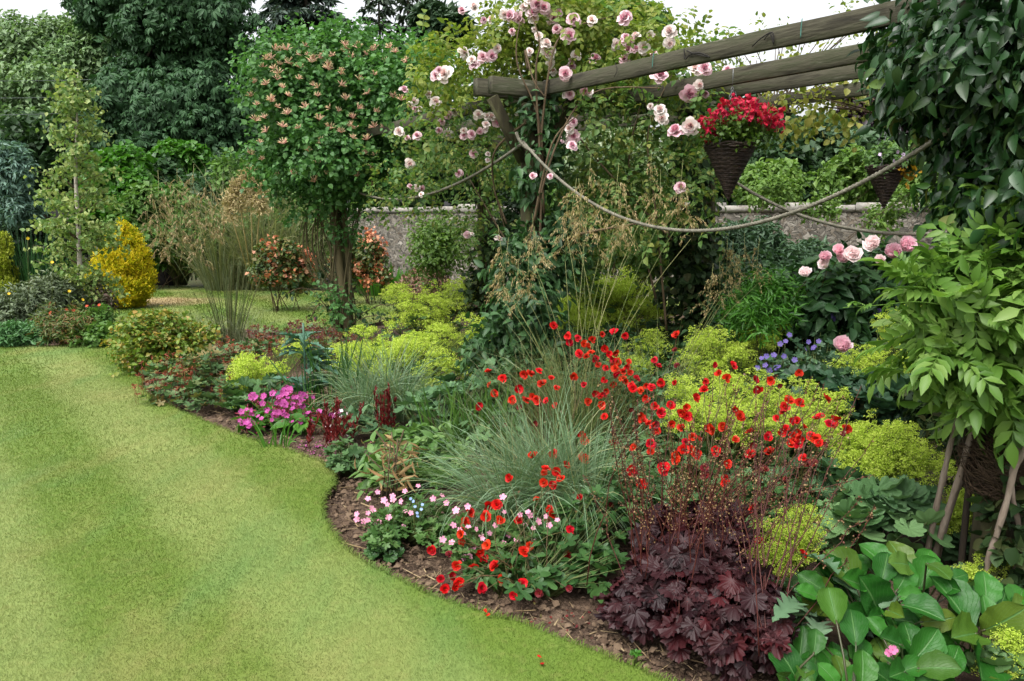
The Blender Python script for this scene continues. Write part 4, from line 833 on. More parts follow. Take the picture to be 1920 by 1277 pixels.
tb = [B(1000, 95, 90, 45, 6.8, .4), B(925, 115, 60, 35, 6.9, .4), B(1080, 80, 90, 45, 6.8, .4), B(1170, 100, 80, 32, 6.8, .4), B(1010, 30, 50, 35, 6.8, .35), B(955, 60, 40, 35, 6.8, .35), B(1250, 120, 60, 24, 6.7, .4), B(860, 135, 55, 28, 6.9, .4), B(1040, 10, 40, 22, 6.9, .3)]
cz = lambda *p: [at(*q) for q in p]
rose('rambling rose with yellow-green leaves and pink blooms heaped above the beam end', MID+[.1, -.1, 0], tb, 520, M_RLY, J(top, 6.0),
     [cz((1010, 500, 6.3), (1015, 250, 6.3), (970, 120, 6.3), (975, 40, 6.3)), cz((1020, 400, 6.3), (1005, 150, 6.25), (1012, 80, 6.2), (990, 10, 6.3)), cz((985, 480, 6.2), (1040, 280, 6.2), (1110, 175, 6.15), (1240, 165, 6.0)), cz((1000, 420, 6.2), (1035, 270, 6.1), (1085, 215, 6.1)), cz((1010, 300, 6.3), (1030, 130, 6.3), (1060, 60, 6.4), (1150, 30, 6.5)), cz((990, 130, 6.2), (985, 95, 6.15), (1000, 150, 6.1), (1022, 182, 6.1))], .5, .056)
left_b = [(757, 170, 1.2), (817, 193, 1.2), (768, 306, 1.2), (896, 216, 1), (911, 235, 1), (884, 253, 1.1), (851, 211, 1), (786, 205, .8), (776, 190, .9), (841, 251, 1), (823, 246, .9), (783, 256, 1), (748, 248, 1), (781, 353, 1.1), (889, 288, .9), (861, 326, 1), (876, 441, 1), (934, 449, .9), (931, 230, 1), (920, 220, .9), (900, 245, .8), (838, 218, .8), (860, 205, .7), (805, 178, .8), (880, 440, .8), (915, 290, .7), (870, 255, .8), (945, 240, .8), (830, 175, .8), (790, 352, .8), (768, 350, .7)]
rose('climbing rose with small pale blooms hanging under the beams beside the honeysuckle', FARL+[.05, -.1, 0], [B(830, 235, 70, 36, 7.6, .4), B(900, 245, 50, 50, 7.2, .4), B(775, 315, 45, 40, 8.2, .4), B(860, 310, 50, 45, 8.2, .4), B(940, 290, 35, 50, 7.2, .3), B(800, 250, 36, 30, 8.2, .35), B(910, 330, 36, 60, 9.3, .35), B(895, 430, 36, 55, 9.4, .35), B(725, 350, 40, 24, 9, .3), B(770, 380, 30, 14, 9, .3)], 270, M_RLG, J(left_b, 7.1), [cz((915, 560, 9.7), (905, 400, 9.7), (880, 270, 8.5), (820, 220, 7.8)), cz((950, 420, 8), (915, 330, 8.2), (890, 280, 8)), cz((960, 470, 8), (900, 370, 8.4), (860, 300, 8.5)), cz((985, 230, 6.3), (930, 280, 6.6), (925, 340, 6.8), (950, 440, 7))], .6, .05)
right_b = [(1236, 144, 1.35), (1321, 129, 1.1), (1303, 131, 1.1), (1291, 173, 1.4), (1354, 145, 1.1), (1311, 160, .9), (1238, 208, 1.2), (1241, 223, 1.2), (1268, 250, 1.35), (1297, 236, 1.5), (1068, 242, 1.2), (1076, 256, 1.2), (1064, 262, 1.1), (1072, 275, 1.1), (1276, 353, 1.1), (1000, 330, .7), (1098, 168, 1.1), (1068, 178, 1), (1032, 331, .6), (1220, 200, .6), (1322, 178, .7), (1075, 230, .9)]
rose('climbing rose with large pink blooms hanging below the beams left of the red basket', FARM+[-.1, -.3, 0], [B(1100, 240, 60, 35, 6.6, .35), B(1180, 250, 70, 45, 6.6, .4), B(1270, 200, 60, 30, 6.3, .35), B(1320, 165, 40, 22, 6.2, .3), B(1220, 330, 70, 50, 6.5, .4), B(1110, 330, 60, 40, 6.7, .4), B(1275, 380, 50, 30, 6.2, .35), B(1150, 390, 70, 40, 6.5, .4), B(1090, 180, 50, 20, 6.5, .3)], 310, M_RLG, J(right_b, 5.7), [cz((1250, 620, 6.6), (1230, 400, 6.4), (1215, 250, 6.3), (1260, 140, 6.2)), cz((1230, 560, 6.6), (1180, 330, 6.5), (1200, 200, 6.4)), cz((1260, 450, 6.4), (1120, 300, 6.4), (1060, 220, 6.3)), cz((1080, 440, 6), (1160, 425, 5.9), (1210, 420, 5.8), (1255, 438, 5.75))], .4, .052)
# bronze young rose tips
# climber with yellowing leaves along the far rafters, and thin shoots above the beams
o = shrub('beam_climber', 'climber with rounded yellowing leaves trailing along the far beams beside the red basket', 'climber', [B(1500, 160, 50, 18, 6.6, .3), B(1580, 185, 60, 30, 6.6, .3), B(1520, 210, 50, 22, 6.6, .3), B(1600, 140, 40, 20, 6.6, .3), B(1470, 200, 24, 34, 6.5, .25), B(1600, 225, 30, 20, 6.7, .2)], LEAFR, 170, 4, .046, .26, M_YELG, None, 8, loc=[3.0, 6.4, 2.4], lump=8, droop=.5)
o = shrub('beam_climber', 'thin airy leafy shoots poking above the beams against the white sky', 'climber', [B(1330, 100, 60, 16, 7.4, .4), B(1460, 75, 50, 22, 7.2, .4), B(1560, 55, 60, 26, 7, .4), B(1400, 110, 90, 14, 7.2, .4), B(1600, 90, 50, 24, 6.6, .3)], LEAFO, 130, 4, .036, .16, M_RLY, None, 22, loc=[2.3, 7.2, 2.5], up=.9, lump=0)
# dark climbers on the posts
M_CLEM = leafm('clematis_leaf', [(50, 84, 48), (70, 110, 62), (96, 138, 84)], .5, .3, .3)
M_IVYD = leafm('post_ivy_leaf', [(36, 58, 30), (52, 78, 40), (70, 98, 52), (78, 80, 44)], .6, .25, .2)
shrub('clematis', 'dark green pointed-leaved climber bushing out at the foot of the middle post', 'climber', [B(985, 570, 55, 80, 6.2, .3), B(945, 640, 45, 65, 6.1, .3), B(1000, 660, 45, 60, 6.2, .3), B(975, 500, 36, 50, 6.35, .25), B(1030, 470, 36, 50, 6.4, .25), B(925, 705, 36, 30, 6.1, .25), B(1050, 420, 30, 50, 6.5, .2), B(960, 740, 45, 30, 6.0, .25), B(1012, 330, 22, 60, 6.45, .14), B(1008, 230, 20, 40, 6.45, .12)], LEAFP, 1150, 6, .072, .2, M_CLEM, None, 12, loc=MID+[-.1, -.25, 0], droop=.5, lump=10, lr=.34)
shrub('ivy_column', 'ivy wrapped round the rear post below the red flowered basket', 'climber', [B(1300, 300, 35, 60, 7.2, .22), B(1295, 420, 38, 80, 7.2, .22), B(1290, 540, 38, 80, 7.2, .22), B(1290, 650, 42, 60, 7.2, .22), B(1340, 240, 50, 40, 7.2, .2)], LEAFR, 900, 4, .065, .12, M_IVYD, None, 8, loc=FARM, droop=.5, lump=10)
shrub('ivy_column', 'leafy growth climbing the left rear post behind the middle post', 'climber', [B(905, 300, 30, 70, 9.7, .25), B(915, 470, 32, 60, 9.7, .25), B(905, 560, 35, 50, 9.7, .25)], LEAF2W, 380, 4, .07, .12, M_IVYD, None, 5, loc=FARL, droop=.5, lump=8)
# big glossy evergreen climber at the near post
M_GLOSS = leafm('glossy_ivy_leaf', [(26, 54, 26), (38, 76, 36), (56, 98, 48), (30, 62, 30), (92, 124, 62)], .42, .2, .4, noise=.25)
big = thing('evergreen_climber', 'dense dark glossy-leaved climber smothering the near post and beam ends', 'climber', IVY)
g = Geo(); gb = [B(1830, 110, 85, 110, 3.45, .4), B(1915, 250, 62, 130, 3.35, .35), B(1800, 110, 50, 80, 3.65, .35), B(1912, 215, 36, 60, 3.6, .35), B(1885, 375, 48, 50, 3.35, .3), B(1920, 80, 80, 110, 3.35, .4), B(1765, 60, 35, 60, 3.75, .3), B(1745, 145, 28, 34, 3.8, .25), B(1800, 175, 22, 20, 3.75, .25), B(1960, 300, 70, 190, 3.25, .4), B(1920, 290, 24, 24, 3.6, .2)]
foliage(g, LEAFP, gb, 2300, 6, .062, .22, up=-.25, droop=.95, nup=.35, lump=18, lr=.3, inner=.2, sv=.4)
g.build('foliage', M_GLOSS, big)
g = Geo(); foliage(g, LEAFP, [B(1760, 150, 30, 50, 3.72, .25), B(1830, 185, 26, 24, 3.66, .2), B(1772, 60, 30, 50, 3.75, .25), B(1890, 330, 40, 60, 3.3, .3), B(1890, 420, 40, 30, 3.25, .2)], 150, 5, .058, .24, up=-.2, droop=.9, nup=.35, lump=6, sv=.45); g.build('foliage', leafm('young_ivy_leaf', [(62, 108, 40), (84, 132, 54), (108, 150, 70), (150, 150, 80)], .45, .3, .3), big)
g = Geo()
for i in range(4):
    a = rng.uniform(0, 6.28); p = [IVY+[math.cos(a+q*.25)*.12, math.sin(a+q*.25)*.12, -.05+q*.42] for q in range(7)]; g.tubes(smooth_path(p, 4)[None], rng.uniform(.01, .02), 6)
g.build('stem', noisem('dark_bark', [(40, 34, 28), (64, 54, 42), (82, 72, 56)], 9, (1, 1, .25), .95, .6, .4), big)
g = Geo(); n = 1300; a = rng.uniform(0, 6.28, n); z = rng.uniform(.45, .78, n); rr = .10+.07*np.exp(-((z-.6)/.14)**2)*rng.random(n); P = np.column_stack([IVY[0]+np.cos(a)*rr, IVY[1]+np.sin(a)*rr, z]); T = np.column_stack([-np.sin(a), np.cos(a), rng.normal(size=n)*.6-.2])
g.tubes(np.stack([P-T*.05, P+np.column_stack([np.cos(a), np.sin(a), 0*a])*.02, P+T*.05], 1), .0018, 3); g.build('root_fibre', noisem('fibre', [(52, 40, 30), (88, 70, 52), (116, 96, 72)], 10, bump=0, island=True), big)['kind'] = 'stuff'
# wisteria: light green pinnate leaves over bare twisting stems
M_WIS = leafm('wisteria_leaf', [(84, 130, 46), (110, 156, 60), (136, 178, 80), (160, 192, 104)], .45, .42, .3, noise=.3, nscale=3)
wis = thing('wisteria', 'light green feathery-leaved wisteria with bare grey leaning stems', 'climber', gnd(1757, 1056, -.05))
g = Geo(); wb_ = [B(1865, 520, 60, 40, 3.25, .2), B(1810, 560, 50, 28, 3.2, .2), B(1855, 605, 60, 50, 3.2, .24), B(1810, 650, 45, 45, 3.2, .2), B(1870, 660, 55, 50, 3.2, .24), B(1905, 450, 40, 50, 3.25, .18), B(1910, 560, 50, 80, 3.2, .24), B(1830, 705, 36, 30, 3.2, .16), B(1895, 690, 40, 40, 3.2, .2)]
foliage(g, WIST, wb_, 400, 2, .128, .15, up=.05, droop=.15, nup=1.0, side=.5, lump=9, lr=.36, inner=.25, rnd=.7, sv=.35); foliage(g, WIST, [B(1750, 590, 26, 16, 3.1, .08), B(1765, 680, 30, 24, 3.1, .08), B(1830, 500, 50, 24, 3.1, .08), B(1780, 520, 40, 16, 3.1, .08)], 44, 2, .14, .08, up=.1, droop=.1, lump=0)
g.build('foliage', M_WIS, wis)
M_WST = noisem('wisteria_bark', [(112, 96, 84), (152, 136, 120), (176, 162, 146)], 18, (1, 1, .25), .85, .4, .55)
for c, r in ((cz((1736, 1052, 3.45), (1754, 960, 3.4), (1772, 880, 3.36), (1786, 820, 3.32), (1805, 760, 3.25), (1830, 690, 3.1)), .013), (cz((1750, 1054, 3.45), (1772, 975, 3.38), (1800, 890, 3.3), (1822, 810, 3.25), (1842, 730, 3.2), (1855, 640, 3.1)), .014), (cz((1758, 1050, 3.5), (1785, 950, 3.45), (1812, 880, 3.4), (1830, 800, 3.35), (1834, 740, 3.3), (1830, 660, 3.2)), .009), (cz((1836, 1122, 3.1), (1858, 1035, 3.08), (1885, 950, 3.05), (1903, 880, 3.02), (1925, 830, 3.0), (1935, 740, 3.0)), .013), (cz((1866, 1116, 3.15), (1905, 1065, 3.12), (1912, 1000, 3.1), (1900, 940, 3.06), (1897, 890, 3.05), (1912, 840, 3.05), (1908, 800, 3.1), (1930, 720, 3.1)), .011), (cz((1840, 960, 3.5), (1872, 880, 3.45), (1880, 800, 3.4), (1876, 740, 3.35), (1890, 690, 3.3)), .012), (cz((1870, 846, 3.3), (1895, 830, 3.25), (1925, 812, 3.2)), .006)):
    g = Geo(); p = smooth_path(c, 6); g.tubes(p[None], (np.linspace(r*1.1, r*.75, len(p))*(1+.1*np.sin(np.arange(len(p))*1.3)))[None], 7); g.build('stem', M_WST, wis, True)
g = Geo()
for p in (cz((1580, 577, 2.95), (1650, 572, 2.95), (1720, 566, 3), (1790, 575, 3)), cz((1690, 590, 2.95), (1690, 605, 2.95), (1670, 618, 2.95), (1655, 605, 2.95), (1690, 590, 2.96))): g.tubes(smooth_path(p, 8)[None], .0016, 4)
for x, y in ((1608, 568), (1620, 573), (1640, 566), (1690, 585), (1680, 560)): g.inst(xf(WIST, None, (0, 0, 0), 1), [at(x, y, 2.95)], frames(rdir(1)+[[-.5, 0, .2]], UP[None]), np.array([.06]))
g.build('tendril', M_WIS, wis)
# ================================================================ HANGING BASKETS
WICK = noisem('dark_wicker', [(36, 27, 22), (58, 45, 36), (80, 64, 50)], 40, (1, 1, 1), .7, .3, .45)
CHAINM = noisem('galvanised_chain', [(110, 112, 112), (160, 162, 162)], 20, rough=.45, bump=0); CHAINM.node_tree.nodes['Principled BSDF'].inputs['Metallic'].default_value = .7
def basket(label, c, rt, h, hang):
    o = thing('hanging_basket', label, 'basket', c, 'wicker cone baskets')
    nr, ns = 78, 56; V = []; F = []
    for i in range(nr+1):
        t = i/nr; r0 = rt*(t**1.03)*.985+.006
        for j in range(ns):
            a = 2*math.pi*j/ns; wv = math.sin(a*14)*(1 if (i//3) % 2 else -1); r_ = r0*(1+.028*wv)+.004*math.cos(2*math.pi*i/3)+.002*math.sin(i*2.3+3*a)
            V.append(c+np.array([r_*math.cos(a), r_*math.sin(a), -h+h*t+.004*math.sin(2*a+i)]))
    for i in range(nr):
        for j in range(ns): F.append((i*ns+j, i*ns+(j+1) % ns, (i+1)*ns+(j+1) % ns, (i+1)*ns+j))
    g = Geo(); g.tpl(Tpl(V, F)); g.build('cone', WICK, o, True)
    g = Geo(); a = np.linspace(0, 2*math.pi, 50)
    for dz, ph in ((0, 0), (.01, 2), (-.008, 4)): g.tubes(np.stack([c[0]+(rt+.004*np.sin(9*a+ph))*np.cos(a), c[1]+(rt+.004*np.sin(9*a+ph))*np.sin(a), c[2]+dz+.006*np.sin(7*a+ph)], -1)[None], .008, 5)
    g.build('rim', WICK, o, True); g = Geo(); g.tpl(Tpl([c+[rt*.95*math.cos(q), rt*.95*math.sin(q), -.02] for q in np.linspace(0, 2*math.pi, 24)[:-1]], [tuple(range(23))])); g.build('compost', SOILM, o)
    for q in range(3):
        a = R(90+120*q+20); p0 = c+[rt*math.cos(a), rt*math.sin(a), 0]; p1 = np.array(hang)-[0, 0, .02]; n = int(np.linalg.norm(p1-p0)/.026); g = Geo(); tv = nrm(p1-p0)
        for i in range(n):
            m_ = p0+(p1-p0)*((i+.5)/n); sd_ = nrm(np.cross(tv, UP+[.3, .2, 0])); sd_ = sd_ if i % 2 else np.cross(tv, sd_); b = np.linspace(0, 2*math.pi, 9)
            g.tubes((m_+tv*np.cos(b)[:, None]*.018+sd_*np.sin(b)[:, None]*.0075)[None], .0021, 4)
        g.build('chain', CHAINM, o)
    g = Geo(); hk = [np.array(hang)+[0, 0, z] for z in (-.02, .05, .1)]; g.tubes(np.array([hk]), .003, 5); g.build('hook', CHAINM, o); return o
cA = at(1369, 274, 5.55); basket('dark wicker cone basket hanging from a beam, filled with red flowers', cA, .167, .36, Z(cA, 2.47))
cB = at(1662, 316, 5.6); basket('dark wicker cone basket hanging by the glossy climber, behind the rope', cB, .128, .27, Z(cB, 2.5))
M_BASL = leafm('basket_leaf', [(74, 112, 34), (100, 138, 46), (124, 156, 60)], .5, .4); M_BASR = petalm('carmine_petal', [(196, 26, 58), (214, 44, 76), (180, 18, 46), (226, 70, 96)], .7); M_BASC = petalm('carmine_throat', [(120, 10, 30), (232, 120, 140)], .7)
ba = thing('basket_flowers', 'mass of carmine red flowers over bright green leaves in a hanging wicker basket', 'flowers', cA)
g = Geo(); foliage(g, LEAF2W, [B(1385, 245, 62, 30, 5.55, .2), B(1340, 245, 35, 22, 5.5, .12), B(1425, 238, 32, 18, 5.55, .14)], 520, 5, .026, .07, up=.5, lump=8); g.build('foliage', M_BASL, ba)
fm = []
for i in range(4):
    q = Geo(); r_ = random.Random(i); 
    for k in range(9):
        p = np.array([r_.gauss(0, 1.2), r_.gauss(0, 1.2), r_.uniform(-2.2, 2.2)]); q.tpl(xf(five_bloom(.5, .3), rot('x', r_.uniform(-1.4, 1.4))@rot('y', r_.uniform(-1.4, 1.4)), p, 1))
    q.tubes(np.array([[(0, 0, -6), (.1, 0, -2), (0, 0, 2.2)]]), .1, 4, 2); fm.append(q.mesh('flower_cluster', [M_BASR, M_BASC, STEMM]))
for i in range(96):
    u = rng.uniform(-1, 1); v = rng.uniform(-1, 1); x = 1387+u*72; y = 212+v*20*(1-.3*u*u)+14*u*u+(-6 if abs(u) < .5 else 0)
    if u < -.55: y += rng.uniform(0, 26)
    P = at(x, y, 5.55+rng.uniform(-.2, .15)); put('flower_cluster', fm[i % 4], ba, P, frames(nrm(np.array([[.3*rng.normal(), .3*rng.normal(), 1]])), rdir(1))[0]@rot('x', -math.pi/2), .0145*rng.uniform(.85, 1.25))
bb = thing('basket_plant', 'small green plant with few pale lilac flowers in the hanging wicker basket by the rope', 'plant', cB)
g = Geo(); foliage(g, LEAF2W, [B(1665, 300, 38, 20, 5.6, .13), B(1700, 308, 18, 16, 5.6, .08)], 320, 5, .03, .07, up=.6, lump=7); g.build('foliage', leafm('basket_green', [(86, 122, 64), (112, 148, 84), (70, 104, 54)], k=.7), bb)
q = Geo(); q.tpl(five_bloom()); LIL = q.mesh('flower', [petalm('lilac_petal', [(196, 170, 204), (212, 190, 216)], .8), M_CREAM])
for x, y in ((1688, 296), (1694, 290), (1676, 302), (1700, 300), (1650, 290), (1684, 285), (1706, 294), (1690, 303)): P = at(x, y, 5.48); put('flower', LIL, bb, P, facing(P), .014)
g = Geo(); foliage(g, LEAFR, [B(1703, 322, 6, 14, 5.5, .03)], 12, 3, .04, .06, droop=.7, lump=0); g.build('wilted_leaf', leafm('wilted_yellow', [(206, 160, 40), (190, 140, 40)]), bb)
# ================================================================ THE BED
M_ALF = leafm('lime_floret', [(146, 170, 56), (168, 188, 74), (190, 202, 98), (156, 178, 64)], .6, .5, .1, .98, noise=.3, nscale=5)
M_ALL = leafm('mantle_leaf', [(66, 104, 56), (88, 128, 72), (108, 146, 86), (80, 116, 70)], .55, .25, .3)
M_ALLD = leafm('mantle_leaf_dark', [(64, 98, 62), (86, 122, 80), (110, 146, 100)], .6, .25, .2, k=.62)
FLORET = Tpl([(0, 0, 0), (.5, .5, .2), (1, 0, .1), (.5, -.5, .2), (-.5, .5, .2), (-1, 0, .1), (-.5, -.5, .2)], [(0, 3, 2, 1), (0, 4, 5, 6), (0, 1, 4), (0, 6, 3)])
alch_g = "lady's mantle clumps"
def mantle(label, blobs, npan, leaves=120, ll=.075, fl=.0062, per=60, pr=.055, leafblobs=None, base=None, lm=None):
    fl *= .86; per = int(per*1.3)
    blobs = [(b[0], b[1]*[1.16, 1.1, 1.14]) for b in blobs]; npan = int(npan*1.55)
    c = blobs[0][0]; base = np.array([c[0], c[1]+.05, -.05]) if base is None else np.asarray(base, float)
    o = thing('lady_mantle', label, 'plant', base, alch_g)
    P, O = sample(blobs, npan, lump=9, lr=.36, inner=.18); O = O[P[:, 2] > .05]; P = P[P[:, 2] > .05]; n = len(P)
    pc = P+O*.01; Q = np.repeat(pc, per, 0); u = rdir(n*per)*(rng.random((n*per, 1))**.45); u[:, 2] = u[:, 2]*.55+.2*rng.random(n*per)
    # each spray is made of several little knots of florets
    kn = rdir(n*7).reshape(n, 7, 3)*[1, 1, .6]; ki = rng.integers(0, 7, n*per); u = kn[np.repeat(np.arange(n), per), ki]*.75+u*.42
    sz = np.repeat(pr*rng.uniform(.6, 1.25, n), per)[:, None]; Q = Q+u*sz
    g = Geo(); g.inst(FLORET, Q, frames(rdir(len(Q)), nrm(u*.6+UP*.7+rdir(len(Q))*.7)), fl*rng.uniform(.6, 1.3, len(Q)))
    q = g.build('blossom', M_ALF, o); q['kind'] = 'stuff'
    bb = base+np.column_stack([(pc[:, :2]-base[:2])*.35, np.zeros(n)]); tt = np.linspace(0, 1, 5)[None, :, None]; S = bb[:, None]+(pc-bb)[:, None]*tt; S[..., 2] += (.22*pc[:, 2:3]*(tt*(1-tt))[..., 0]*2)
    g = Geo(); g.tubes(S, .0015, 3); q = g.build('stem', M_ALSTEM, o); q['kind'] = 'stuff'
    g = Geo(); lb = leafblobs or [(np.array([b[0][0], b[0][1], max(b[0][2]*.55, .08)]), b[1]*[1.0, 1.0, .8]) for b in blobs]
    for b, kk in zip(lb, rng.multinomial(leaves, [1/len(lb)]*len(lb))):
        Pl, Ol = sample([b], kk, lump=0, inner=.3, edge=.7); Pl[:, 2] = np.maximum(Pl[:, 2], .04); D = nrm(Ol*[1, 1, .2]+rdir(kk)*.5); N = nrm(Ol*.55+UP*.9+rdir(kk)*.3)
        g.inst(ALCH, Pl, frames(D, N), ll*rng.uniform(.6, 1.25, kk)); ba_ = np.array([b[0][0], b[0][1], -.04])+(Pl-b[0])*[.3, .3, 0]
        m_ = (ba_+Pl)/2+[0, 0, .04]; g.tubes(np.stack([ba_, m_, Pl], 1), .0018, 3)
    g.build('foliage', lm or M_ALL, o); return o
M_ALSTEM = leafm('mantle_stem', [(110, 130, 56), (136, 150, 70)], .5, 0, .3, .45)
mantle('broad lime-yellow froth beyond the middle post, nearest the far lawn', [B(800, 560, 70, 35, 9.8), B(850, 540, 50, 25, 9.9), B(770, 590, 45, 40, 9.4), B(830, 590, 60, 35, 9.3)], 260, 120, .07, .009, 46, .075)
mantle('widest lime-yellow froth, in front of the honeysuckle trunk', [B(720, 645, 80, 34, 7.7), B(830, 640, 60, 36, 7.7), B(835, 690, 50, 48, 7.2), B(640, 672, 45, 28, 7.3), B(760, 680, 50, 36, 7.3), B(880, 625, 34, 30, 7.5), B(700, 690, 40, 26, 7.2)], 460, 180, .075, .008, 50, .07)
mantle('small lime froth over broad leaves between reddish ground cover and blue-green poppy leaves', [B(455, 705, 32, 32, 6.9), B(490, 690, 45, 22, 7.2), B(440, 740, 16, 22, 6.7)], 150, 90, .085, .0075, 46, .06, leafblobs=[B(440, 750, 40, 40, 6.6), B(500, 735, 50, 40, 6.7), B(480, 760, 40, 25, 6.4)])
mantle('little lime tuft between the ground cover and the magenta flowers', [B(452, 775, 12, 18, 6.3), B(545, 655, 35, 12, 7.9)], 40, 26, .07, .007, 40, .05)
mantle('tall lime froth behind the oat grass between the two middle posts', [B(1080, 545, 40, 36, 7.9), B(1120, 565, 60, 45, 8.1), B(1200, 550, 55, 38, 8.1), B(1150, 535, 60, 25, 8.2), B(1230, 580, 40, 40, 7.9), B(1160, 590, 70, 30, 7.9)], 420, 170, .075, .0085, 48, .075, leafblobs=[B(1150, 610, 110, 60, 8.0)])
mantle('lime froth directly under the tan oat heads', [B(1085, 615, 50, 30, 6.9), B(1060, 590, 30, 30, 7)], 120, 60, .07, .0075, 46, .065)
mantle('small lime clump behind the topmost red flowers', [B(1210, 650, 36, 32, 6.6), B(1180, 690, 30, 24, 6.2)], 110, 60, .07, .0072, 46, .06)
mantle('soft lime clump left of the purple cranesbill', [B(1370, 645, 75, 38, 6.0), B(1430, 625, 40, 24, 6.1), B(1310, 665, 40, 26, 5.9), B(1350, 690, 60, 22, 5.8)], 240, 120, .07, .0066, 50, .058, lm=M_ALLD)
mantle('lime clump right of the lone pale pink peony', [B(1690, 640, 60, 48, 5.4), B(1615, 685, 44, 32, 5.2), B(1740, 650, 40, 50, 5.2), B(1660, 690, 50, 34, 5.1), B(1725, 610, 30, 30, 5.4), B(1710, 690, 40, 40, 5.0)], 270, 150, .085, .006, 54, .055, lm=M_ALLD, leafblobs=[B(1690, 745, 100, 32, 5.0), B(1600, 730, 70, 30, 5.1)])
mantle('long lime bank behind the massed red flowers', [B(1300, 760, 70, 40, 4.8), B(1420, 740, 75, 36, 4.8), B(1520, 760, 60, 40, 4.6), B(1470, 790, 80, 34, 4.5), B(1360, 790, 80, 36, 4.5), B(1280, 720, 40, 20, 5)], 420, 150, .075, .0054, 58, .05)
mantle('thick lime mound with stems showing left of the leaning wisteria stems', [B(1600, 810, 65, 44, 4.1), B(1690, 840, 65, 46, 3.95), B(1740, 870, 45, 36, 3.8), B(1640, 850, 70, 40, 3.9), B(1770, 800, 30, 60, 4.2)], 380, 130, .085, .0052, 60, .05, lm=M_ALLD, leafblobs=[B(1640, 930, 110, 30, 3.7), B(1560, 900, 70, 40, 3.9)])
mantle('low lime clump just behind the purple-black leaves', [B(1480, 1010, 50, 36, 3.35), B(1450, 1050, 40, 26, 3.25), B(1500, 980, 35, 24, 3.4)], 150, 50, .06, .0046, 58, .042)
mantle('lime sprays in the shade behind the leaning wisteria stems', [B(1820, 950, 45, 32, 3.65), B(1790, 985, 40, 24, 3.6), B(1860, 935, 28, 24, 3.7)], 120, 50, .09, .0048, 56, .045, lm=M_ALLD)
mantle('lime sprays between the two crossing bare stems', [B(1850, 1065, 36, 26, 3.15), B(1900, 1040, 26, 30, 3.2), B(1830, 1080, 25, 16, 3.1)], 100, 30, .08, .0045, 56, .042, lm=M_ALLD)
mantle('lime sprays at the very edge beyond the broad glossy leaves', [B(1900, 1215, 46, 28, 2.6), B(1860, 1235, 30, 20, 2.55)], 90, 26, .07, .004, 56, .036)
# broad dark mantle leaves between the lime mound and the glossy rosette
def leafclump(name, label, blobs, n, ll, mat, tpl=ALCH, cat='plant', flat=.5, group=None, stem=True, zmin=.03, loc=None):
    c = blobs[0][0]; base = np.array([c[0], c[1], -.05]) if loc is None else loc
    o = thing(name, label, cat, base, group); g = Geo(); P, O = sample(blobs, n, lump=0, inner=.3, edge=.75); P[:, 2] = np.where(P[:, 2] < zmin, zmin+rng.random(len(P))*.03, P[:, 2]); n = len(P)
    D = nrm(O*[1, 1, .3]+rdir(n)*.5-UP*.1); N = nrm(O*flat+UP*.9+rdir(n)*.3)
    if isinstance(tpl, list):
        w_ = rng.integers(0, len(tpl), n)
        for i, t in enumerate(tpl): kk = w_ == i; g.inst(t, P[kk], frames(D[kk], N[kk]), ll*rng.uniform(.65, 1.25, kk.sum()))
    else: g.inst(tpl, P, frames(D, N), ll*rng.uniform(.65, 1.25, n))
    g.build('foliage', mat, o)
    if stem:
        b0 = np.array([base[0], base[1], -.05])+(P-base)*[.35, .35, 0]; g = Geo(); g.tubes(np.stack([b0, (b0+P)/2+[0, 0, .03], P], 1), .0022, 4); q = g.build('stem', STEMM, o); q['kind'] = 'stuff'
    return o
leafclump('lady_mantle', 'flowerless clump of large scalloped grey-green leaves above the glossy rosette', [B(1600, 955, 60, 35, 3.55), B(1690, 985, 60, 36, 3.45), B(1580, 990, 50, 40, 3.5), B(1650, 930, 40, 30, 3.65)], 48, .1, leafm('pale_mantle_leaf', [(84, 124, 74), (108, 148, 92), (128, 166, 108)], .6, .25, .2, k=.6), group=alch_g)
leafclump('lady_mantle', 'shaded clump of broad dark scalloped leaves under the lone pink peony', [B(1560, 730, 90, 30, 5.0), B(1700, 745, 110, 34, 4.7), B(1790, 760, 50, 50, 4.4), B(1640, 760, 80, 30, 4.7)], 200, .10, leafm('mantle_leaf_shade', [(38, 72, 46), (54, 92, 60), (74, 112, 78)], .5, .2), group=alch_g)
# middle-ground green that fills between the posts
fill = 'leafy perennials under the pergola'; M_GERF = leafm('low_leaf', [(56, 92, 46), (78, 118, 60), (100, 140, 80)], .5, .25)
shrub('leafy_perennial', 'mid green leafy perennials right of the middle post behind the oat heads', 'plant', [B(1130, 465, 60, 36, 8.9, .4), B(1200, 460, 60, 36, 8.9, .4), B(1090, 500, 30, 40, 7.6, .3), B(1235, 500, 24, 40, 7.6, .3)], LEAFP, 800, 6, .06, .18, M_RLG, fill, 16, droop=.3, lump=10)
shrub('leafy_perennial', 'dark leafy perennials right of the ivy-wrapped rear post', 'plant', [B(1400, 560, 80, 60, 7.2, .5), B(1370, 620, 60, 50, 6.8, .4), B(1440, 600, 60, 50, 6.9, .4)], LEAFP, 900, 6, .06, .18, M_CLEM, fill, 16, droop=.3, lump=10)
shrub('leafy_perennial', 'narrow-leaved bright green spurge left of the peony', 'plant', [B(1450, 570, 45, 28, 6.2, .3), B(1420, 600, 40, 24, 6.1, .3)], LEAFN, 420, 9, .065, .16, M_BRIGHT, fill, 12, up=.8, droop=.1, lump=8)
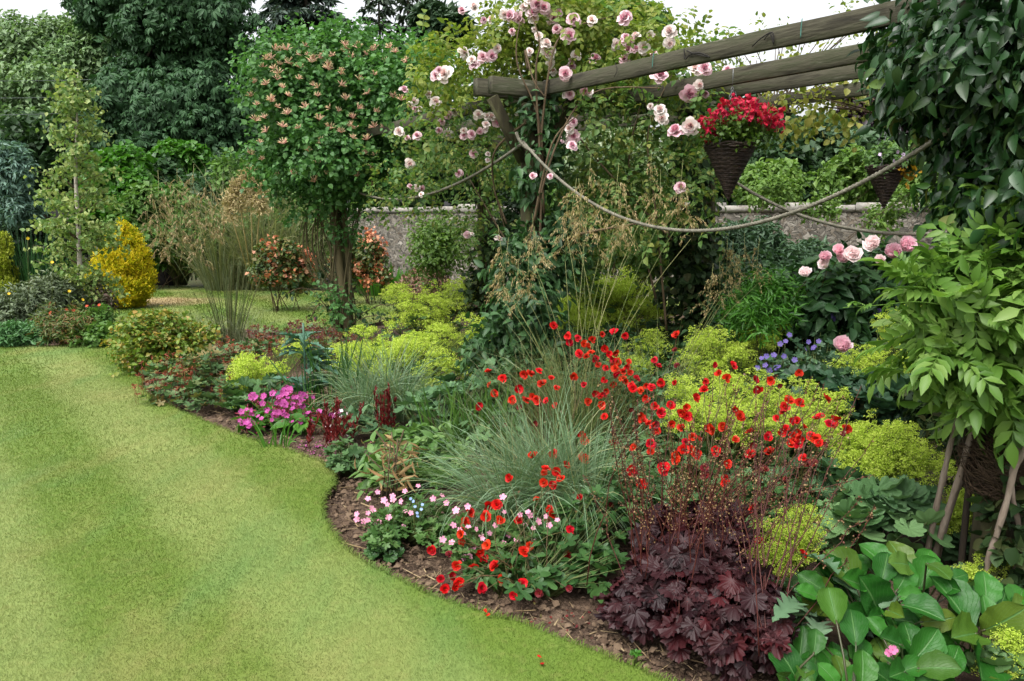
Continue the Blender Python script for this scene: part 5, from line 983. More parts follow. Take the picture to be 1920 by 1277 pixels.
shrub('leafy_perennial', 'low dark leaves filling the shade under the middle of the pergola', 'plant', [B(1160, 680, 90, 40, 7.0, .5), B(1080, 680, 60, 40, 6.6, .4), B(1280, 700, 60, 30, 6.4, .4), B(980, 720, 50, 36, 5.7, .3), B(1250, 660, 50, 40, 7.4, .4)], LEAFP, 1100, 6, .06, .16, M_CLEM, fill, 16, droop=.3, lump=10)
shrub('leafy_perennial', 'grey-green leaves behind the long lime bank', 'plant', [B(1500, 725, 60, 16, 5.3, .2), B(1120, 740, 60, 40, 5.6, .3), B(1200, 745, 60, 30, 5.4, .3)], LEAFP, 500, 6, .05, .14, M_ALLD, fill, 16, droop=.3, lump=10)
shrub('leafy_perennial', 'dark leaves in the deep shade round the near post foot', 'plant', [B(1850, 860, 70, 60, 3.9, .25), B(1800, 770, 50, 60, 4.2, .25), B(1900, 980, 60, 60, 3.6, .25), B(1880, 760, 60, 60, 3.9, .2), B(1915, 960, 30, 60, 3.12, .08), B(1915, 1040, 26, 50, 3.1, .08)], LEAFR, 640, 5, .05, .12, M_IVYD, fill, 12, lump=8)
leafclump('leafy_perennial', 'low green leaves under the scattered reds beside the large grass tussock', [B(1150, 880, 80, 50, 4.6, .4), B(1090, 820, 60, 40, 5.0, .3), B(1200, 820, 70, 40, 4.9, .3), B(930, 790, 70, 30, 5.2, .3)], 330, .06, M_ALL, [GERL, LEAFO], group=fill)
leafclump('leafy_perennial', 'low mixed green leaves between the strap leaves and the smaller tussock', [B(800, 770, 60, 30, 5.7, .3), B(690, 790, 50, 20, 5.8, .3), B(860, 740, 50, 40, 5.8, .3), B(920, 720, 40, 40, 5.6, .3)], 240, .075, M_ALLD, [ALCH, LEAFO], group=fill)
leafclump('leafy_perennial', 'low green leaves behind the purple-black plant', [B(1230, 930, 70, 50, 3.8, .3), B(1400, 930, 80, 40, 3.8, .3), B(1330, 900, 80, 40, 4.1, .3), B(1130, 940, 40, 60, 4.0, .2)], 300, .05, M_GERF, [GERL, LEAFO], group=fill)
# peony
M_PEOL = leafm('peony_leaf', [(42, 78, 42), (58, 98, 52), (80, 120, 68)], .5, .3, .3)
M_PEP = petalm('peony_petal', [(244, 208, 218), (250, 224, 230), (240, 198, 212)], 1.0, .35); M_PEI = petalm('peony_heart', [(242, 200, 214), (246, 212, 222)], 1.0, .35); M_PEW = petalm('pale_peony_petal', [(250, 240, 240), (253, 246, 244), (248, 232, 234)], 1.0, .35); M_PEJ = petalm('pale_peony_heart', [(248, 230, 230), (250, 236, 236)], 1.0, .35)
M_PST = noisem('peony_stalk', [(74, 70, 40), (96, 88, 50)], 10)
peo = shrub('peony', 'peony bush with dark leaves topped by a cluster of pink and blush double blooms', 'plant', [B(1600, 570, 90, 50, 6.5, .45), B(1540, 600, 60, 50, 6.3, .4), B(1650, 540, 60, 40, 6.6, .4), B(1670, 600, 60, 50, 6.4, .4), B(1590, 640, 60, 40, 6.2, .4), B(1575, 560, 60, 26, 6.1, .3), B(1660, 552, 50, 26, 6.15, .3)], LEAFP, 1400, 7, .105, .26, M_PEOL, None, 22, stemm=noisem('peony_stem', [(74, 70, 40), (96, 88, 50)], 10), droop=.5, lump=10, lr=.36)
PB = bloom_meshes('bloom', [M_PEP, M_PEI], 3, n=44, ball=1); PW = bloom_meshes('bloom', [M_PEW, M_PEJ], 3, n=40, ball=1)
gs = Geo()
for i, (x, y, s, wht) in enumerate(((1513, 513, .9, 1), (1546, 482, .9, 0), (1551, 495, .85, 1), (1573, 470, .85, 0), (1581, 486, 1.1, 0), (1601, 476, 1.2, 1), (1636, 458, 1.2, 1), (1651, 487, .8, 1), (1673, 477, 1.35, 0), (1692, 460, 1.25, 0), (1578, 652, 1.15, 0))):
    Y = 5.75 if y < 600 else 4.9; P = at(x, y, Y+rng.normal()*.05); put('bloom', (PW if wht else PB)[i % 3], peo, P-np.array([0, 0, .02]), facing(P, .3, .6), .082*s); gs.tubes(curve(P-[0, 0, .05], P+[rng.normal()*.04, .35, -.34], (0, 0, 0), 6)[None], .003, 4)
gs.build('stem', M_PST, peo)
# purple cranesbill
M_CRL = leafm('cranesbill_leaf', [(52, 88, 58), (72, 108, 74), (92, 128, 92)], .55, .25); M_PUR = petalm('violet_petal', [(96, 82, 156), (114, 100, 172), (128, 110, 178)], .62); M_CEN = petalm('flower_eye', [(200, 190, 210), (170, 150, 190)], .6)
cra = leafclump('cranesbill', 'violet-blue flowered cranesbill below the peony bush', [B(1520, 685, 60, 26, 5.5, .25), B(1460, 690, 36, 22, 5.5, .2), B(1600, 700, 60, 30, 5.3, .3), B(1560, 650, 70, 30, 5.8, .3), B(1610, 620, 60, 20, 6.0, .2)], 420, .05, M_CRL, GERL)
q = Geo(); q.tpl(five_bloom(.45, .2)); CM = q.mesh('flower', [M_PUR, M_CEN], True); gs = Geo()
cl = [(1617, 580), (1605, 592), (1625, 603), (1640, 590), (1600, 607), (1615, 612), (1640, 607), (1560, 592), (1680, 587), (1672, 582), (1648, 582), (1565, 598), (1480, 628), (1463, 645), (1473, 640), (1428, 672), (1437, 668), (1451, 666), (1470, 668), (1443, 695), (1455, 690), (1459, 688), (1516, 641), (1526, 652), (1510, 655), (1588, 702), (1535, 640), (1420, 690), (1500, 700), (1515, 720), (1490, 675), (1435, 685)]
for x, y in cl:
    P = at(x, y, (5.9 if y < 620 else 5.3)); put('flower', CM, cra, P, facing(P, .5), .021*rng.uniform(.8, 1.15)); gs.tubes(curve(P, P+[rng.normal()*.04, .05, -.3], (0, 0, 0), 4)[None], .0015, 3)
gs.build('stem', STEMM, cra)
# oat grass in the middle of the bed
M_GB = leafm('oat_blade', [(92, 118, 60), (120, 142, 78), (150, 160, 100)], .5, .25)
hd = []
for x, y, s_ in ((1062, 375, 1), (1080, 400, 1), (1050, 420, 1), (1020, 490, 1), (1040, 500, 1), (1000, 520, 1), (1070, 470, 1), (1090, 455, 1), (1085, 490, 1), (1150, 450, 1), (1165, 470, 1), (1180, 490, 1), (1150, 490, 1), (960, 560, 1), (985, 580, 1), (940, 590, 1), (970, 600, 1), (1100, 430, 1), (1010, 545, 1), (1240, 440, 1), (1270, 430, 1), (1210, 400, 1), (1120, 500, 1), (1055, 515, 1), (1295, 470, .8)):
    hd.append(at(x+rng.normal()*4, y-22+rng.normal()*6, 5.35+rng.normal()*.18))
oat_grass('tall oat grass with golden drooping heads on long straight stems in the middle of the bed', at(1085, 800, 5.1)*[1, 1, 0], hd[::-1][:20], .38, .15, .022, 190, M_GB, 420, .75, M_OAT, 6, sr=.0024)
hd = [at(x+rng.normal()*5, y-15, 6.2+rng.normal()*.15) for x, y in ((1375, 540), (1350, 560), (1400, 530), (1340, 590), (1370, 600), (1320, 600), (1390, 570), (1420, 550))]
oat_grass('smaller oat grass leaning right in front of the ivy-wrapped post', at(1230, 800, 5.4)*[1, 1, 0], hd, .36, .16, .021, 150, M_GB, 200, .7, M_OAT, 4, sr=.0022)
# thin upright moor grass at the back left of the bed
M_MOOR = leafm('moor_stem', [(78, 98, 54), (104, 120, 66), (126, 124, 78)], .5, .15, .3, .45)
def moor(o):
    n = 60; g = Geo(); a = rng.uniform(0, 6.28, n); r_ = rng.uniform(0, 1, n)**.7*.42; b0 = np.array(o.location)+np.column_stack([np.cos(a)*r_*.35, np.sin(a)*r_*.35, 0*a]); h = rng.uniform(.75, 1.25, n)
    e = b0+np.column_stack([np.cos(a)*r_*h*1.15, np.sin(a)*r_*h*.8, h]); t = np.linspace(0, 1, 6)[None, :, None]; P = b0[:, None]+(e-b0)[:, None]*t; P[..., :2] -= ((e-b0)[:, None, :2])*(t*(1-t))*.3; g.tubes(P, np.array([[.0032, .003, .0028, .0024, .002, .0012]]), 4); q = g.build('stem', M_MOOR, o); q['kind'] = 'stuff'
tussock('moor_grass', 'tuft of thin tall upright green stems at the back of the bed', gnd(432, 650), 420, .42, 1.1, .005, leafm('moor_blade', [(104, 124, 84), (138, 150, 110), (166, 172, 134)], .5, .2), None, (0, 0), .2, extra=moor)
# blue-grey grasses
M_FES = leafm('blue_grass', [(92, 126, 84), (122, 154, 114), (150, 176, 142), (108, 140, 98), (170, 172, 124)], .5, .3, .25, k=.66)
tussock('blue_oat_tussock', 'large arching blue-green grass tussock left of the massed red flowers', at(1035, 985, 4.05)*[1, 1, 0], 2000, .56, 1.15, .005, M_FES, 'blue-green grass tussocks', (-.22, -.1), .15, 8, dr=1.35)
tussock('blue_oat_tussock', 'smaller arching blue-green tussock below the wide lime froth', at(722, 790, 6.25)*[1, 1, 0], 1000, .52, 1.15, .0058, M_FES, 'blue-green grass tussocks', (0, -.1), .12, 8, dr=1.3)
tussock('strap_leaf_clump', 'upright green strap-leaved clump left of the large grass tussock', gnd(885, 848), 160, .42, .4, .013, leafm('strap_leaf', [(70, 118, 40), (96, 144, 56), (130, 160, 80)], .45, .3), None, (0, 0), .15, cat='plant')
tussock('strap_leaf_clump', 'narrow strap leaves beside the blue-green poppy leaves', at(622, 765, 6.5)*[1, 1, 0], 110, .5, .35, .014, leafm('strap_leaf_dark', [(54, 102, 36), (80, 128, 50)], .45, .3), None, (0, 0), .15, cat='plant')
tussock('feather_grass', 'fine hair-like straw grass behind the reds', at(1005, 770, 5.4)*[1, 1, 0], 700, .6, .7, .0028, leafm('hair_grass', [(150, 150, 96), (180, 172, 124), (122, 138, 78)], .5, .3), None, (0, 0), .07)
tussock('strap_leaf_clump', 'few thin green leaves on bare soil before the magenta flowers', gnd(520, 836), 26, .2, 1.1, .012, M_BRIGHT, None, (0, 0), .05, cat='plant')
# spiraea at the back corner and left-hand ground cover
M_SPI = leafm('spiraea_leaf', [(96, 132, 44), (124, 154, 54), (150, 168, 66), (178, 146, 66), (112, 146, 48), (104, 138, 46)], .5, .35, k=.6)
shrub('spiraea_bush', 'yellow-green bush with orange tips at the back corner of the bed', 'shrub', [B(280, 640, 55, 36, 8.4, .4), B(340, 632, 50, 34, 8.7, .4), B(262, 668, 34, 24, 8.2, .3), B(310, 665, 50, 24, 8.2, .3), B(240, 635, 22, 18, 8.5, .2)], LEAFR, 1150, 7, .04, .16, M_SPI, None, 14, up=.5, lump=10, lr=.36)
M_MACL = leafm('ground_cover_leaf', [(70, 106, 58), (94, 130, 74), (118, 150, 92), (150, 128, 70)], .55, .25); M_MACR = leafm('ground_cover_seed_head', [(156, 70, 52), (186, 98, 74), (140, 76, 56), (196, 120, 84)], .6, .2, .2, .5)
def cover(label, blobs, n, nr, rm=M_MACR, ll=.06, rs=.011, lm=M_MACL, name='cranesbill', cat='ground cover'):
    o = leafclump(name, label, blobs, n, ll, lm, GERL, cat, stem=False); g = Geo(); P, O = sample(blobs, nr, lump=8, inner=0); kz = P[:, 2] > .06; P = P[kz]+O[kz]*.05+UP*.04; k = np.repeat(P, 9, 0); g.inst(LEAF2N, k, frames(nrm(rdir(len(k))+UP*.6), rdir(len(k))), rs*2.6*rng.uniform(.7, 1.3, len(k)))
    g.tubes(np.stack([P, P-[0, 0, .07], P-[0, 0, .16]], 1), .0014, 3, 0); q = g.build('seed_head', rm, o); q['kind'] = 'stuff'; return o
cover('wide ground cover with lobed leaves and rusty red seed heads along the lawn edge', [B(340, 700, 60, 36, 7.4, .4), B(400, 690, 70, 34, 7.6, .4), B(320, 735, 46, 26, 6.9, .3), B(390, 745, 60, 34, 6.7, .3), B(440, 670, 60, 24, 8.0, .3), B(470, 650, 50, 14, 8.4, .3)], 760, 330)
cover('low reddish ground cover with small purple flowers round the honeysuckle foot', [B(560, 645, 70, 16, 9.0, .5), B(620, 652, 60, 16, 8.8, .5), B(680, 655, 30, 14, 8.9, .4), B(520, 632, 50, 14, 9.4, .4), B(590, 625, 60, 14, 9.6, .4)], 460, 420, leafm('rusty_head', [(150, 70, 56), (170, 92, 74), (120, 64, 56), (130, 100, 70), (150, 84, 130)], .6, .2, .2, .5), .05, .011, name='astrantia')
# blue-green poppy leaves
def frond(n_, jag=.35):
    def pr(t): return (.2*math.sin(math.pi*min(1, t**.8))**.7)*(1+jag*math.sin(t*34))
    return gleaf(pr, 16, .14, .35, .02, 4)
M_POP = leafm('poppy_leaf', [(70, 116, 92), (92, 138, 112), (116, 158, 134)], .5, .2, .4)
o = thing('opium_poppy', 'upright clump of jagged blue-green leaves behind the magenta flowers', 'plant', at(575, 770, 6.6)*[1, 1, 0]); g = Geo()
n = 44; bs = np.array(o.location); zz = rng.uniform(.08, .62, n); a = rng.uniform(0, 6.28, n); D = nrm(np.column_stack([np.cos(a), np.sin(a), rng.uniform(-.2, .9, n)])); g.inst(frond(1), bs+np.column_stack([np.cos(a)*.03, np.sin(a)*.03, zz]), frames(D, UP+D*[-.3, -.3, 0]), rng.uniform(.2, .36, n)*(1.15-zz)); g.build('foliage', M_POP, o)
g = Geo(); g.tubes(curve(bs, bs+[0, 0, .72], (0, 0, 0), 6)[None], .009, 6); g.build('stem', M_POP, o)
# magenta flowers
M_MAG = petalm('magenta_petal', [(178, 62, 142), (198, 84, 162), (212, 108, 180)], .66); M_CAL = leafm('crimson_calyx', [(150, 40, 66), (176, 62, 90), (130, 36, 56)], .5, .2, .3, .5)
mag = leafclump('magenta_cranesbill', 'rounded mound of small magenta flowers at the lawn edge', [B(510, 785, 52, 30, 6.2, .3), B(560, 780, 40, 24, 6.2, .3), B(490, 805, 30, 16, 6.05, .2)], 170, .055, M_BRIGHT, GERL); q = Geo(); q.tpl(five_bloom(.42, .3)); MM = q.mesh('flower', [M_MAG, M_CAL], True); mb = [B(512, 775, 55, 40, 6.1, .3), B(490, 800, 32, 24, 6.0, .2), B(560, 770, 40, 26, 6.1, .2), B(622, 765, 8, 8, 6.0, .05), B(545, 745, 20, 14, 6.2, .1)]; P, O = sample(mb, 500, lump=0, inner=0, edge=.9); vis = (O[:, 1] < .25) & (P[:, 2] > .03); P = P[vis][:99]; O = O[vis][:99]
for p_, o_ in zip(P, O): put('flower', MM, mag, p_+o_*.03, facing(p_, .6, .5), .024*rng.uniform(.75, 1.2))
g = Geo(); k = np.repeat(P, 5, 0)+rng.normal(size=(len(P)*5, 3))*.03; g.inst(LEAF2N, k, frames(nrm(rdir(len(k))+UP*.6), rdir(len(k))), .03); g.tubes(np.stack([P, P*.5+np.array(mag.location)*.5, P*.15+np.array(mag.location)*.85], 1), .0014, 3); g.build('stem', M_CAL, mag)['kind'] = 'stuff'
leafclump('campion_rosette', 'light green leaf rosette at the foot of the magenta mound', [B(565, 806, 24, 16, 5.95, .12), B(470, 812, 16, 12, 6.0, .1)], 34, .13, M_BRIGHT, LEAFO)
# red spikes and white gaura
M_RED = leafm('dark_red_spike', [(112, 28, 28), (140, 40, 36), (92, 24, 28)], .5, .2, .3, .5)
def spikes(label, c, n, h, sp):
    o = thing('red_spike_plant', label, 'plant', c, 'dark red leafy spikes')
    for i in range(n):
        b = np.array(c)+[rng.normal()*sp*.5, rng.normal()*sp*.5, 0]; e = b+[rng.normal()*sp*.6, rng.normal()*sp*.5, h*rng.uniform(.6, 1.1)]; g = Geo(); p = curve(b, e, (0, 0, 0), 6); g.tubes(p[None], .0028, 4); m_ = 46; t = rng.uniform(.15, 1, m_); Q = p[0]+(p[-1]-p[0])*t[:, None]; D = nrm(rdir(m_)+UP*1.6); g.inst(LEAF2N, Q, frames(D, rdir(m_)), rng.uniform(.025, .05, m_)); g.build('spike', M_RED, o)
spikes('dark red leafy spikes beside the magenta mound', gnd(612, 834), 13, .3, .16)
spikes('dark red leafy spikes in front of the smaller grass tussock', gnd(716, 812), 8, .34, .1)
M_WHT = petalm('white_pink_petal', [(238, 214, 220), (248, 234, 236), (230, 176, 196)], .85)
gau = leafclump('gaura', 'thin reddish stems with small pink-white flowers before the grass tussock', [B(625, 815, 40, 18, 5.9, .15)], 60, .035, leafm('bronze_leaf', [(86, 84, 50), (112, 70, 54), (90, 110, 60)]), LEAFN); q = Geo(); q.tpl(five_bloom(.4, .4, 4)); WM = q.mesh('flower', [M_WHT, M_CAL]); gs = Geo()
for x, y in ((630, 776), (640, 782), (645, 790), (652, 776), (618, 798), (620, 808), (665, 786), (655, 798), (640, 770), (650, 815), (612, 800), (642, 795), (668, 780), (625, 803), (648, 784)): P = at(x, y, 5.85); put('flower', WM, gau, P, facing(P), .018*rng.uniform(.7, 1.1)); gs.tubes(curve(P, np.array(gau.location)+[rng.normal()*.08, 0, 0], (0, 0, .03), 5)[None], .0014, 3)
gs.build('stem', M_RED, gau)
# small green plants near the front edge
leafclump('hardy_geranium', 'small mound of fresh green lobed leaves at the lawn corner', [B(655, 870, 38, 30, 4.95, .16), B(640, 845, 25, 20, 5.05, .1)], 170, .045, M_ALL, GERL)
M_FERN = leafm('fresh_leaf', [(92, 138, 62), (120, 162, 84), (142, 178, 104)], .5, .35)
shrub('knapweed_clump', 'pale green toothed leaves round the withered stems', 'plant', [B(770, 850, 60, 24, 5.0, .2), B(720, 905, 36, 26, 4.6, .15), B(820, 870, 40, 24, 4.8, .2)], LEAFP, 240, 4, .08, .12, M_FERN, None, 8, up=.6, lump=6)
o = thing('fern_tuft', 'small light green feathery fern beside the large grass tussock', 'fern', gnd(835, 915)); g = Geo(); n = 26; a = rng.uniform(0, 6.28, n); g.inst(FERN, np.array(o.location)+rng.normal(size=(n, 3))*[.04, .04, .01]+[0, 0, .02], frames(np.column_stack([np.cos(a), np.sin(a), rng.uniform(.6, 1.8, n)]), UP+0*rdir(n)), rng.uniform(.2, .32, n)); g.build('frond', M_FERN, o)
o = thing('withered_stems', 'bunch of withered tan leaves and stalks standing in the bed', 'dead plant', gnd(735, 935)); g = Geo(); n = 80; zz = rng.uniform(.06, .33, n); P = np.array(o.location)+np.column_stack([rng.normal(size=(n, 2))*.07, zz]); g.inst(LEAFN, P, frames(nrm(rdir(n)+[0, 0, -.3]), rdir(n)), rng.uniform(.05, .11, n)); g.build('foliage', leafm('withered_leaf', [(160, 124, 80), (196, 166, 116), (140, 104, 66)], .7, .2, .2), o); g = Geo(); n = 9; b = np.array(o.location)+np.column_stack([rng.normal(size=(n, 2))*.03, 0*rng.random(n)]); g.tubes(np.stack([b, b+rng.normal(size=(n, 3))*.02+[0, 0, .16], b+rng.normal(size=(n, 3))*.05+[0, 0, .34]], 1), .004, 4); g.build('stalk', BROWNS, o)
# small pink flowers near the front
M_PNK = petalm('pale_pink_petal', [(232, 140, 176), (240, 170, 196), (222, 120, 160)], .74); M_PGL = leafm('pink_plant_leaf', [(66, 108, 48), (90, 132, 62), (112, 152, 82)], .5, .3)
q = Geo(); q.tpl(five_bloom(.38, .15)); PKM = q.mesh('flower', [M_PNK, M_CREAM], True)
def pinks(label, blobs, n, fl, Y, leaf):
    o = leafclump('pink_cranesbill', label, blobs, n, .034, leaf, GERL, group='small pink flowered plants'); gs = Geo()
    for x, y in fl:
        P = at(x, y, Y+rng.normal()*.06); P[2] = max(P[2], .05); put('flower', PKM, o, P, facing(P, .7, .8), .015*rng.uniform(.8, 1.25)); gs.tubes(curve(P, np.array([P[0]*.6+o.location[0]*.4, P[1]+.05, -.03]), (0, 0, .03), 6)[None], .0012, 3)
    gs.build('stem', STEMM, o)['kind'] = 'stuff'; return o
pinks('sprawling plant with tiny pale pink flowers over the bare soil edge', [B(745, 990, 60, 36, 3.95, .2), B(720, 1022, 36, 18, 3.75, .12), B(800, 960, 50, 36, 4.0, .2), B(820, 1010, 40, 34, 3.8, .15)], 420, [(708, 923), (736, 930), (737, 937), (726, 946), (697, 953), (690, 962), (700, 957), (669, 964), (669, 974), (682, 978), (710, 979), (729, 970), (756, 991), (760, 959), (759, 921), (784, 911), (829, 929), (837, 943), (796, 997), (703, 1005), (690, 935), (770, 962), (812, 935), (720, 938), (855, 957), (752, 940), (690, 975), (775, 1000), (838, 985)], 3.85, M_PGL)
pinks('plant with many pale pink flowers mixed among the front red blooms', [B(900, 1000, 60, 44, 3.65, .2), B(960, 1030, 60, 50, 3.55, .2), B(1010, 980, 50, 40, 3.7, .2), B(860, 1040, 30, 36, 3.55, .12)], 380, [(855, 957), (877, 950), (830, 1012), (847, 1017), (862, 993), (870, 1000), (882, 1044), (884, 1030), (875, 1075), (870, 1085), (893, 992), (912, 1020), (905, 1065), (945, 960), (943, 932), (985, 985), (994, 966), (990, 960), (1000, 990), (968, 1012), (972, 1012), (955, 1003), (902, 1003), (878, 988), (880, 1070), (1010, 978), (1022, 998), (1024, 968), (963, 1012), (943, 1018), (1030, 985), (1002, 1012), (1045, 975), (975, 965), (928, 985), (918, 1000), (866, 1068), (890, 1080), (905, 1010), (850, 985), (870, 1043), (880, 1057)], 3.5, M_PGL)
q = Geo(); q.tpl(five_bloom(.5, .1)); FMN = q.mesh('flower', [petalm('sky_blue_petal', [(140, 170, 222), (160, 188, 232)], .8), M_CREAM]); o = leafclump('forget_me_not', 'wisp of tiny sky-blue flowers between the pink plants', [B(780, 950, 16, 16, 3.85, .06)], 20, .03, M_PGL, LEAFO)
for x, y in ((775, 940), (782, 962), (790, 955), (770, 935), (783, 968), (778, 950), (792, 946)): P = at(x, y, 3.78); put('flower', FMN, o, P, facing(P), .008)
# red geums
M_GER = petalm('scarlet_petal', [(190, 16, 10), (214, 24, 14), (170, 10, 10), (224, 40, 20)], .7, .15, var=.3); M_GEC = petalm('geum_centre', [(150, 96, 20), (120, 30, 14), (196, 140, 40)], .6); M_GED = petalm('faded_petal', [(110, 28, 30), (146, 44, 46), (92, 30, 34)], .6); M_GEL = leafm('geum_leaf', [(48, 88, 38), (68, 112, 52), (92, 136, 70)], .5, .25)
GM = []; GD = []
for i in range(5): q = Geo(); q.tpl(geum_bloom(i)); GM.append(q.mesh('flower', [M_GER, M_GEC], True))
for i in range(2): q = Geo(); q.tpl(geum_bloom(20+i)); GD.append(q.mesh('seed_flower', [M_GED, M_GEC], True))
c7 = lambda *p: [(880+x*.5013, 560+y*.5013) for x, y in p]
c6 = lambda *p: [(400+x*.5013, 560+y*.5013) for x, y in p]
c8 = lambda *p: [(1280+x*.5303, 600+y*.5303) for x, y in p]
FA = c6((810, 942), (955, 800), (940, 832), (930, 880), (933, 912), (910, 1060), (920, 1110), (870, 1125), (850, 1105), (1020, 780), (1055, 775), (1075, 825), (1145, 833), (1025, 925), (995, 945), (1010, 975), (1050, 1002), (1105, 1003), (970, 1110), (1005, 1118), (1085, 1120), (1125, 1155), (1187, 920), (1207, 1012), (1157, 1072), (1210, 755), (890, 1045), (1160, 950), (1105, 668), (905, 1075), (1020, 815), (945, 845))+c7((280, 655), (275, 690), (310, 695), (340, 680), (305, 810), (385, 875), (375, 865), (360, 952), (412, 748), (325, 645), (290, 640), (300, 785), (295, 825))
FB = c7((315, 103), (405, 150), (372, 140), (493, 135), (546, 128), (580, 140), (440, 180), (510, 188), (545, 205), (440, 215), (480, 248), (510, 260), (597, 238), (535, 225), (705, 255), (695, 232), (775, 135), (545, 278), (540, 318), (580, 295), (605, 325), (590, 310), (510, 348), (470, 355), (490, 365), (640, 350), (660, 325), (720, 318), (760, 318), (685, 335), (600, 275), (565, 300), (500, 300), (575, 272), (620, 300), (470, 225), (455, 200), (520, 205), (555, 240), (375, 160), (430, 170), (460, 150), (530, 245), (408, 205), (545, 262), (612, 340), (500, 355), (590, 255))
FD = c7((230, 282), (257, 275), (208, 285), (275, 315), (325, 335), (306, 302), (390, 290), (425, 320), (185, 335), (125, 300), (75, 275), (80, 322), (90, 362), (33, 405), (162, 380), (210, 382), (245, 365), (290, 388), (318, 400), (238, 590), (310, 580), (365, 620), (425, 590), (430, 600), (420, 505), (430, 530), (490, 402), (505, 440), (540, 532), (445, 385), (252, 380))
FC = c7((845, 372), (875, 340), (883, 312), (913, 248), (935, 280), (960, 297), (985, 257), (1065, 305), (1078, 340), (615, 557), (605, 642), (635, 700), (645, 690), (675, 545), (720, 635), (710, 428), (660, 385), (650, 450), (670, 470), (690, 480), (750, 468), (790, 485), (750, 405), (800, 425), (820, 440), (815, 540), (855, 530), (780, 590), (885, 490), (915, 495), (945, 475), (920, 570), (995, 525), (1000, 415), (1010, 440), (1050, 505), (1045, 580), (960, 670), (960, 620), (1120, 515), (1125, 580), (680, 570), (830, 565), (800, 560), (850, 580), (690, 400), (640, 440), (700, 495), (665, 375), (895, 480), (770, 600), (960, 690), (810, 410), (835, 520))
FE = c8((312, 217), (410, 188), (507, 280), (375, 285), (415, 292), (360, 310), (330, 345), (305, 410), (380, 355), (360, 385), (410, 395), (400, 360), (425, 380), (475, 355), (530, 365), (578, 383), (470, 425), (390, 430), (310, 470), (425, 492), (250, 668), (270, 785), (418, 830), (390, 410), (375, 440), (480, 435), (520, 375), (410, 440), (485, 345), (350, 390), (415, 415), (460, 415), (535, 355), (352, 320))
DK = {'front': c6((885, 960), (1222, 1100))+c7((375, 1105), (262, 1098), (530, 770), (205, 940)), 'crowd': c7((780, 250), (605, 412), (765, 190)), 'left': c7((137, 475), (185, 405), (260, 395), (240, 460)), 'centre': c7((885, 665), (1060, 550), (1105, 640), (880, 640), (700, 470)), 'right': c8((565, 405), (455, 505), (345, 235), (290, 530), (365, 565), (440, 510), (500, 440))}
def geum(label, base, fl, dark, Yf, zb, foliage_blobs, nleaf):
    o = leafclump('scarlet_geum', label, foliage_blobs, nleaf, .055, M_GEL, [GERL, LEAFO], loc=np.array([base[0], base[1], -.05]), group='scarlet geums'); gs = Geo(); done = []
    for lst, ms, nm in ((fl, GM, 'flower'), (dark, GD, 'faded_flower')):
        for x, y in lst:
            P = at(x+rng.normal()*1.2, y+rng.normal()*1.2, Yf(x, y)+rng.normal()*.08); P[2] = max(P[2], .04)
            put(nm, ms[rng.integers(0, len(ms))], o, P, facing(P, .8, .3), (.027 if nm == 'flower' else .02)*rng.uniform(.78, 1.2))
            b = np.array([base[0]+rng.normal()*.07, base[1]+rng.normal()*.07, -.04]); bow = rng.normal(size=3)*.03; gs.tubes(curve(P-[0, 0, .005], b, (bow[0], bow[1], .06), 9, .006)[None], .0016, 4)
            for _ in range(2): done.append(P)
    n = 60; k = np.array(done)[rng.integers(0, len(done), n)]; q = k+rng.normal(size=(n, 3))*[.05, .05, .05]-[0, 0, .06]; gs.inst(LEAF2W, q, frames(rdir(n)+UP, rdir(n)), .018); gs.build('stem', leafm('geum_stem', [(90, 104, 50), (112, 84, 52), (120, 130, 66)], .5, 0, .3, .42), o)['kind'] = 'stuff'; return o
geum('scarlet geum sprawling low at the front by the lawn edge', gnd(975, 1095), FA, DK['front'], lambda x, y: np.interp(y, [880, 960, 1060, 1140], [3.75, 3.6, 3.35, 3.2]), 0, [B(1060, 1040, 60, 60, 3.45, .2), B(980, 1090, 60, 36, 3.3, .15), B(1110, 980, 70, 60, 3.6, .2), B(900, 1090, 40, 20, 3.35, .1), B(1130, 1060, 40, 40, 3.3, .15)], 420)
geum('scarlet geum with the highest crowd of blooms, behind the others', at(1170, 900, 4.9)*[1, 1, 0], FB, DK['crowd'], lambda x, y: np.interp(y, [610, 700, 760], [5.2, 4.9, 4.6]), 0, [B(1160, 860, 70, 40, 4.9, .25)], 120)
geum('scarlet geum with scattered blooms over the large grass tussock', at(1060, 930, 4.45)*[1, 1, 0], FD, DK['left'], lambda x, y: np.interp(y, [690, 780, 870], [4.7, 4.3, 4.0]), 0, [B(1060, 900, 50, 40, 4.5, .2)], 90)
geum('scarlet geum blooming thickly among the wiry stems of the purple-black plant', at(1290, 960, 3.9)*[1, 1, 0], FC, DK['centre'], lambda x, y: np.interp(y, [680, 760, 850, 920], [4.5, 3.9, 3.5, 3.3]), 0, [B(1270, 950, 90, 50, 3.75, .25), B(1180, 920, 50, 60, 3.8, .2)], 200)
geum('scarlet geum at the far end of the red drift, before the lime mound', at(1470, 960, 3.8)*[1, 1, 0], FE, DK['right'], lambda x, y: np.interp(y, [690, 780, 850, 1040], [4.4, 3.9, 3.5, 3.05]), 0, [B(1460, 930, 60, 40, 3.8, .2)], 120)
for x, y, k in ((911, 1163, 'beside the lowest red bloom'), (1016, 1246, 'alone out on the mown grass')):
    g = Geo(); p = gnd(x, y)+[0, 0, .02]; n = 3; g.inst(petal(.5, 1, .25, .2), p+rng.normal(size=(n, 3))*.006, frames(rdir(n)*[1, 1, .2], UP+rdir(n)*.3), .017); tag(g.build('fallen_petal', M_GER), 'fallen red petal on the lawn, ' + k, 'petal', 'fallen petals')
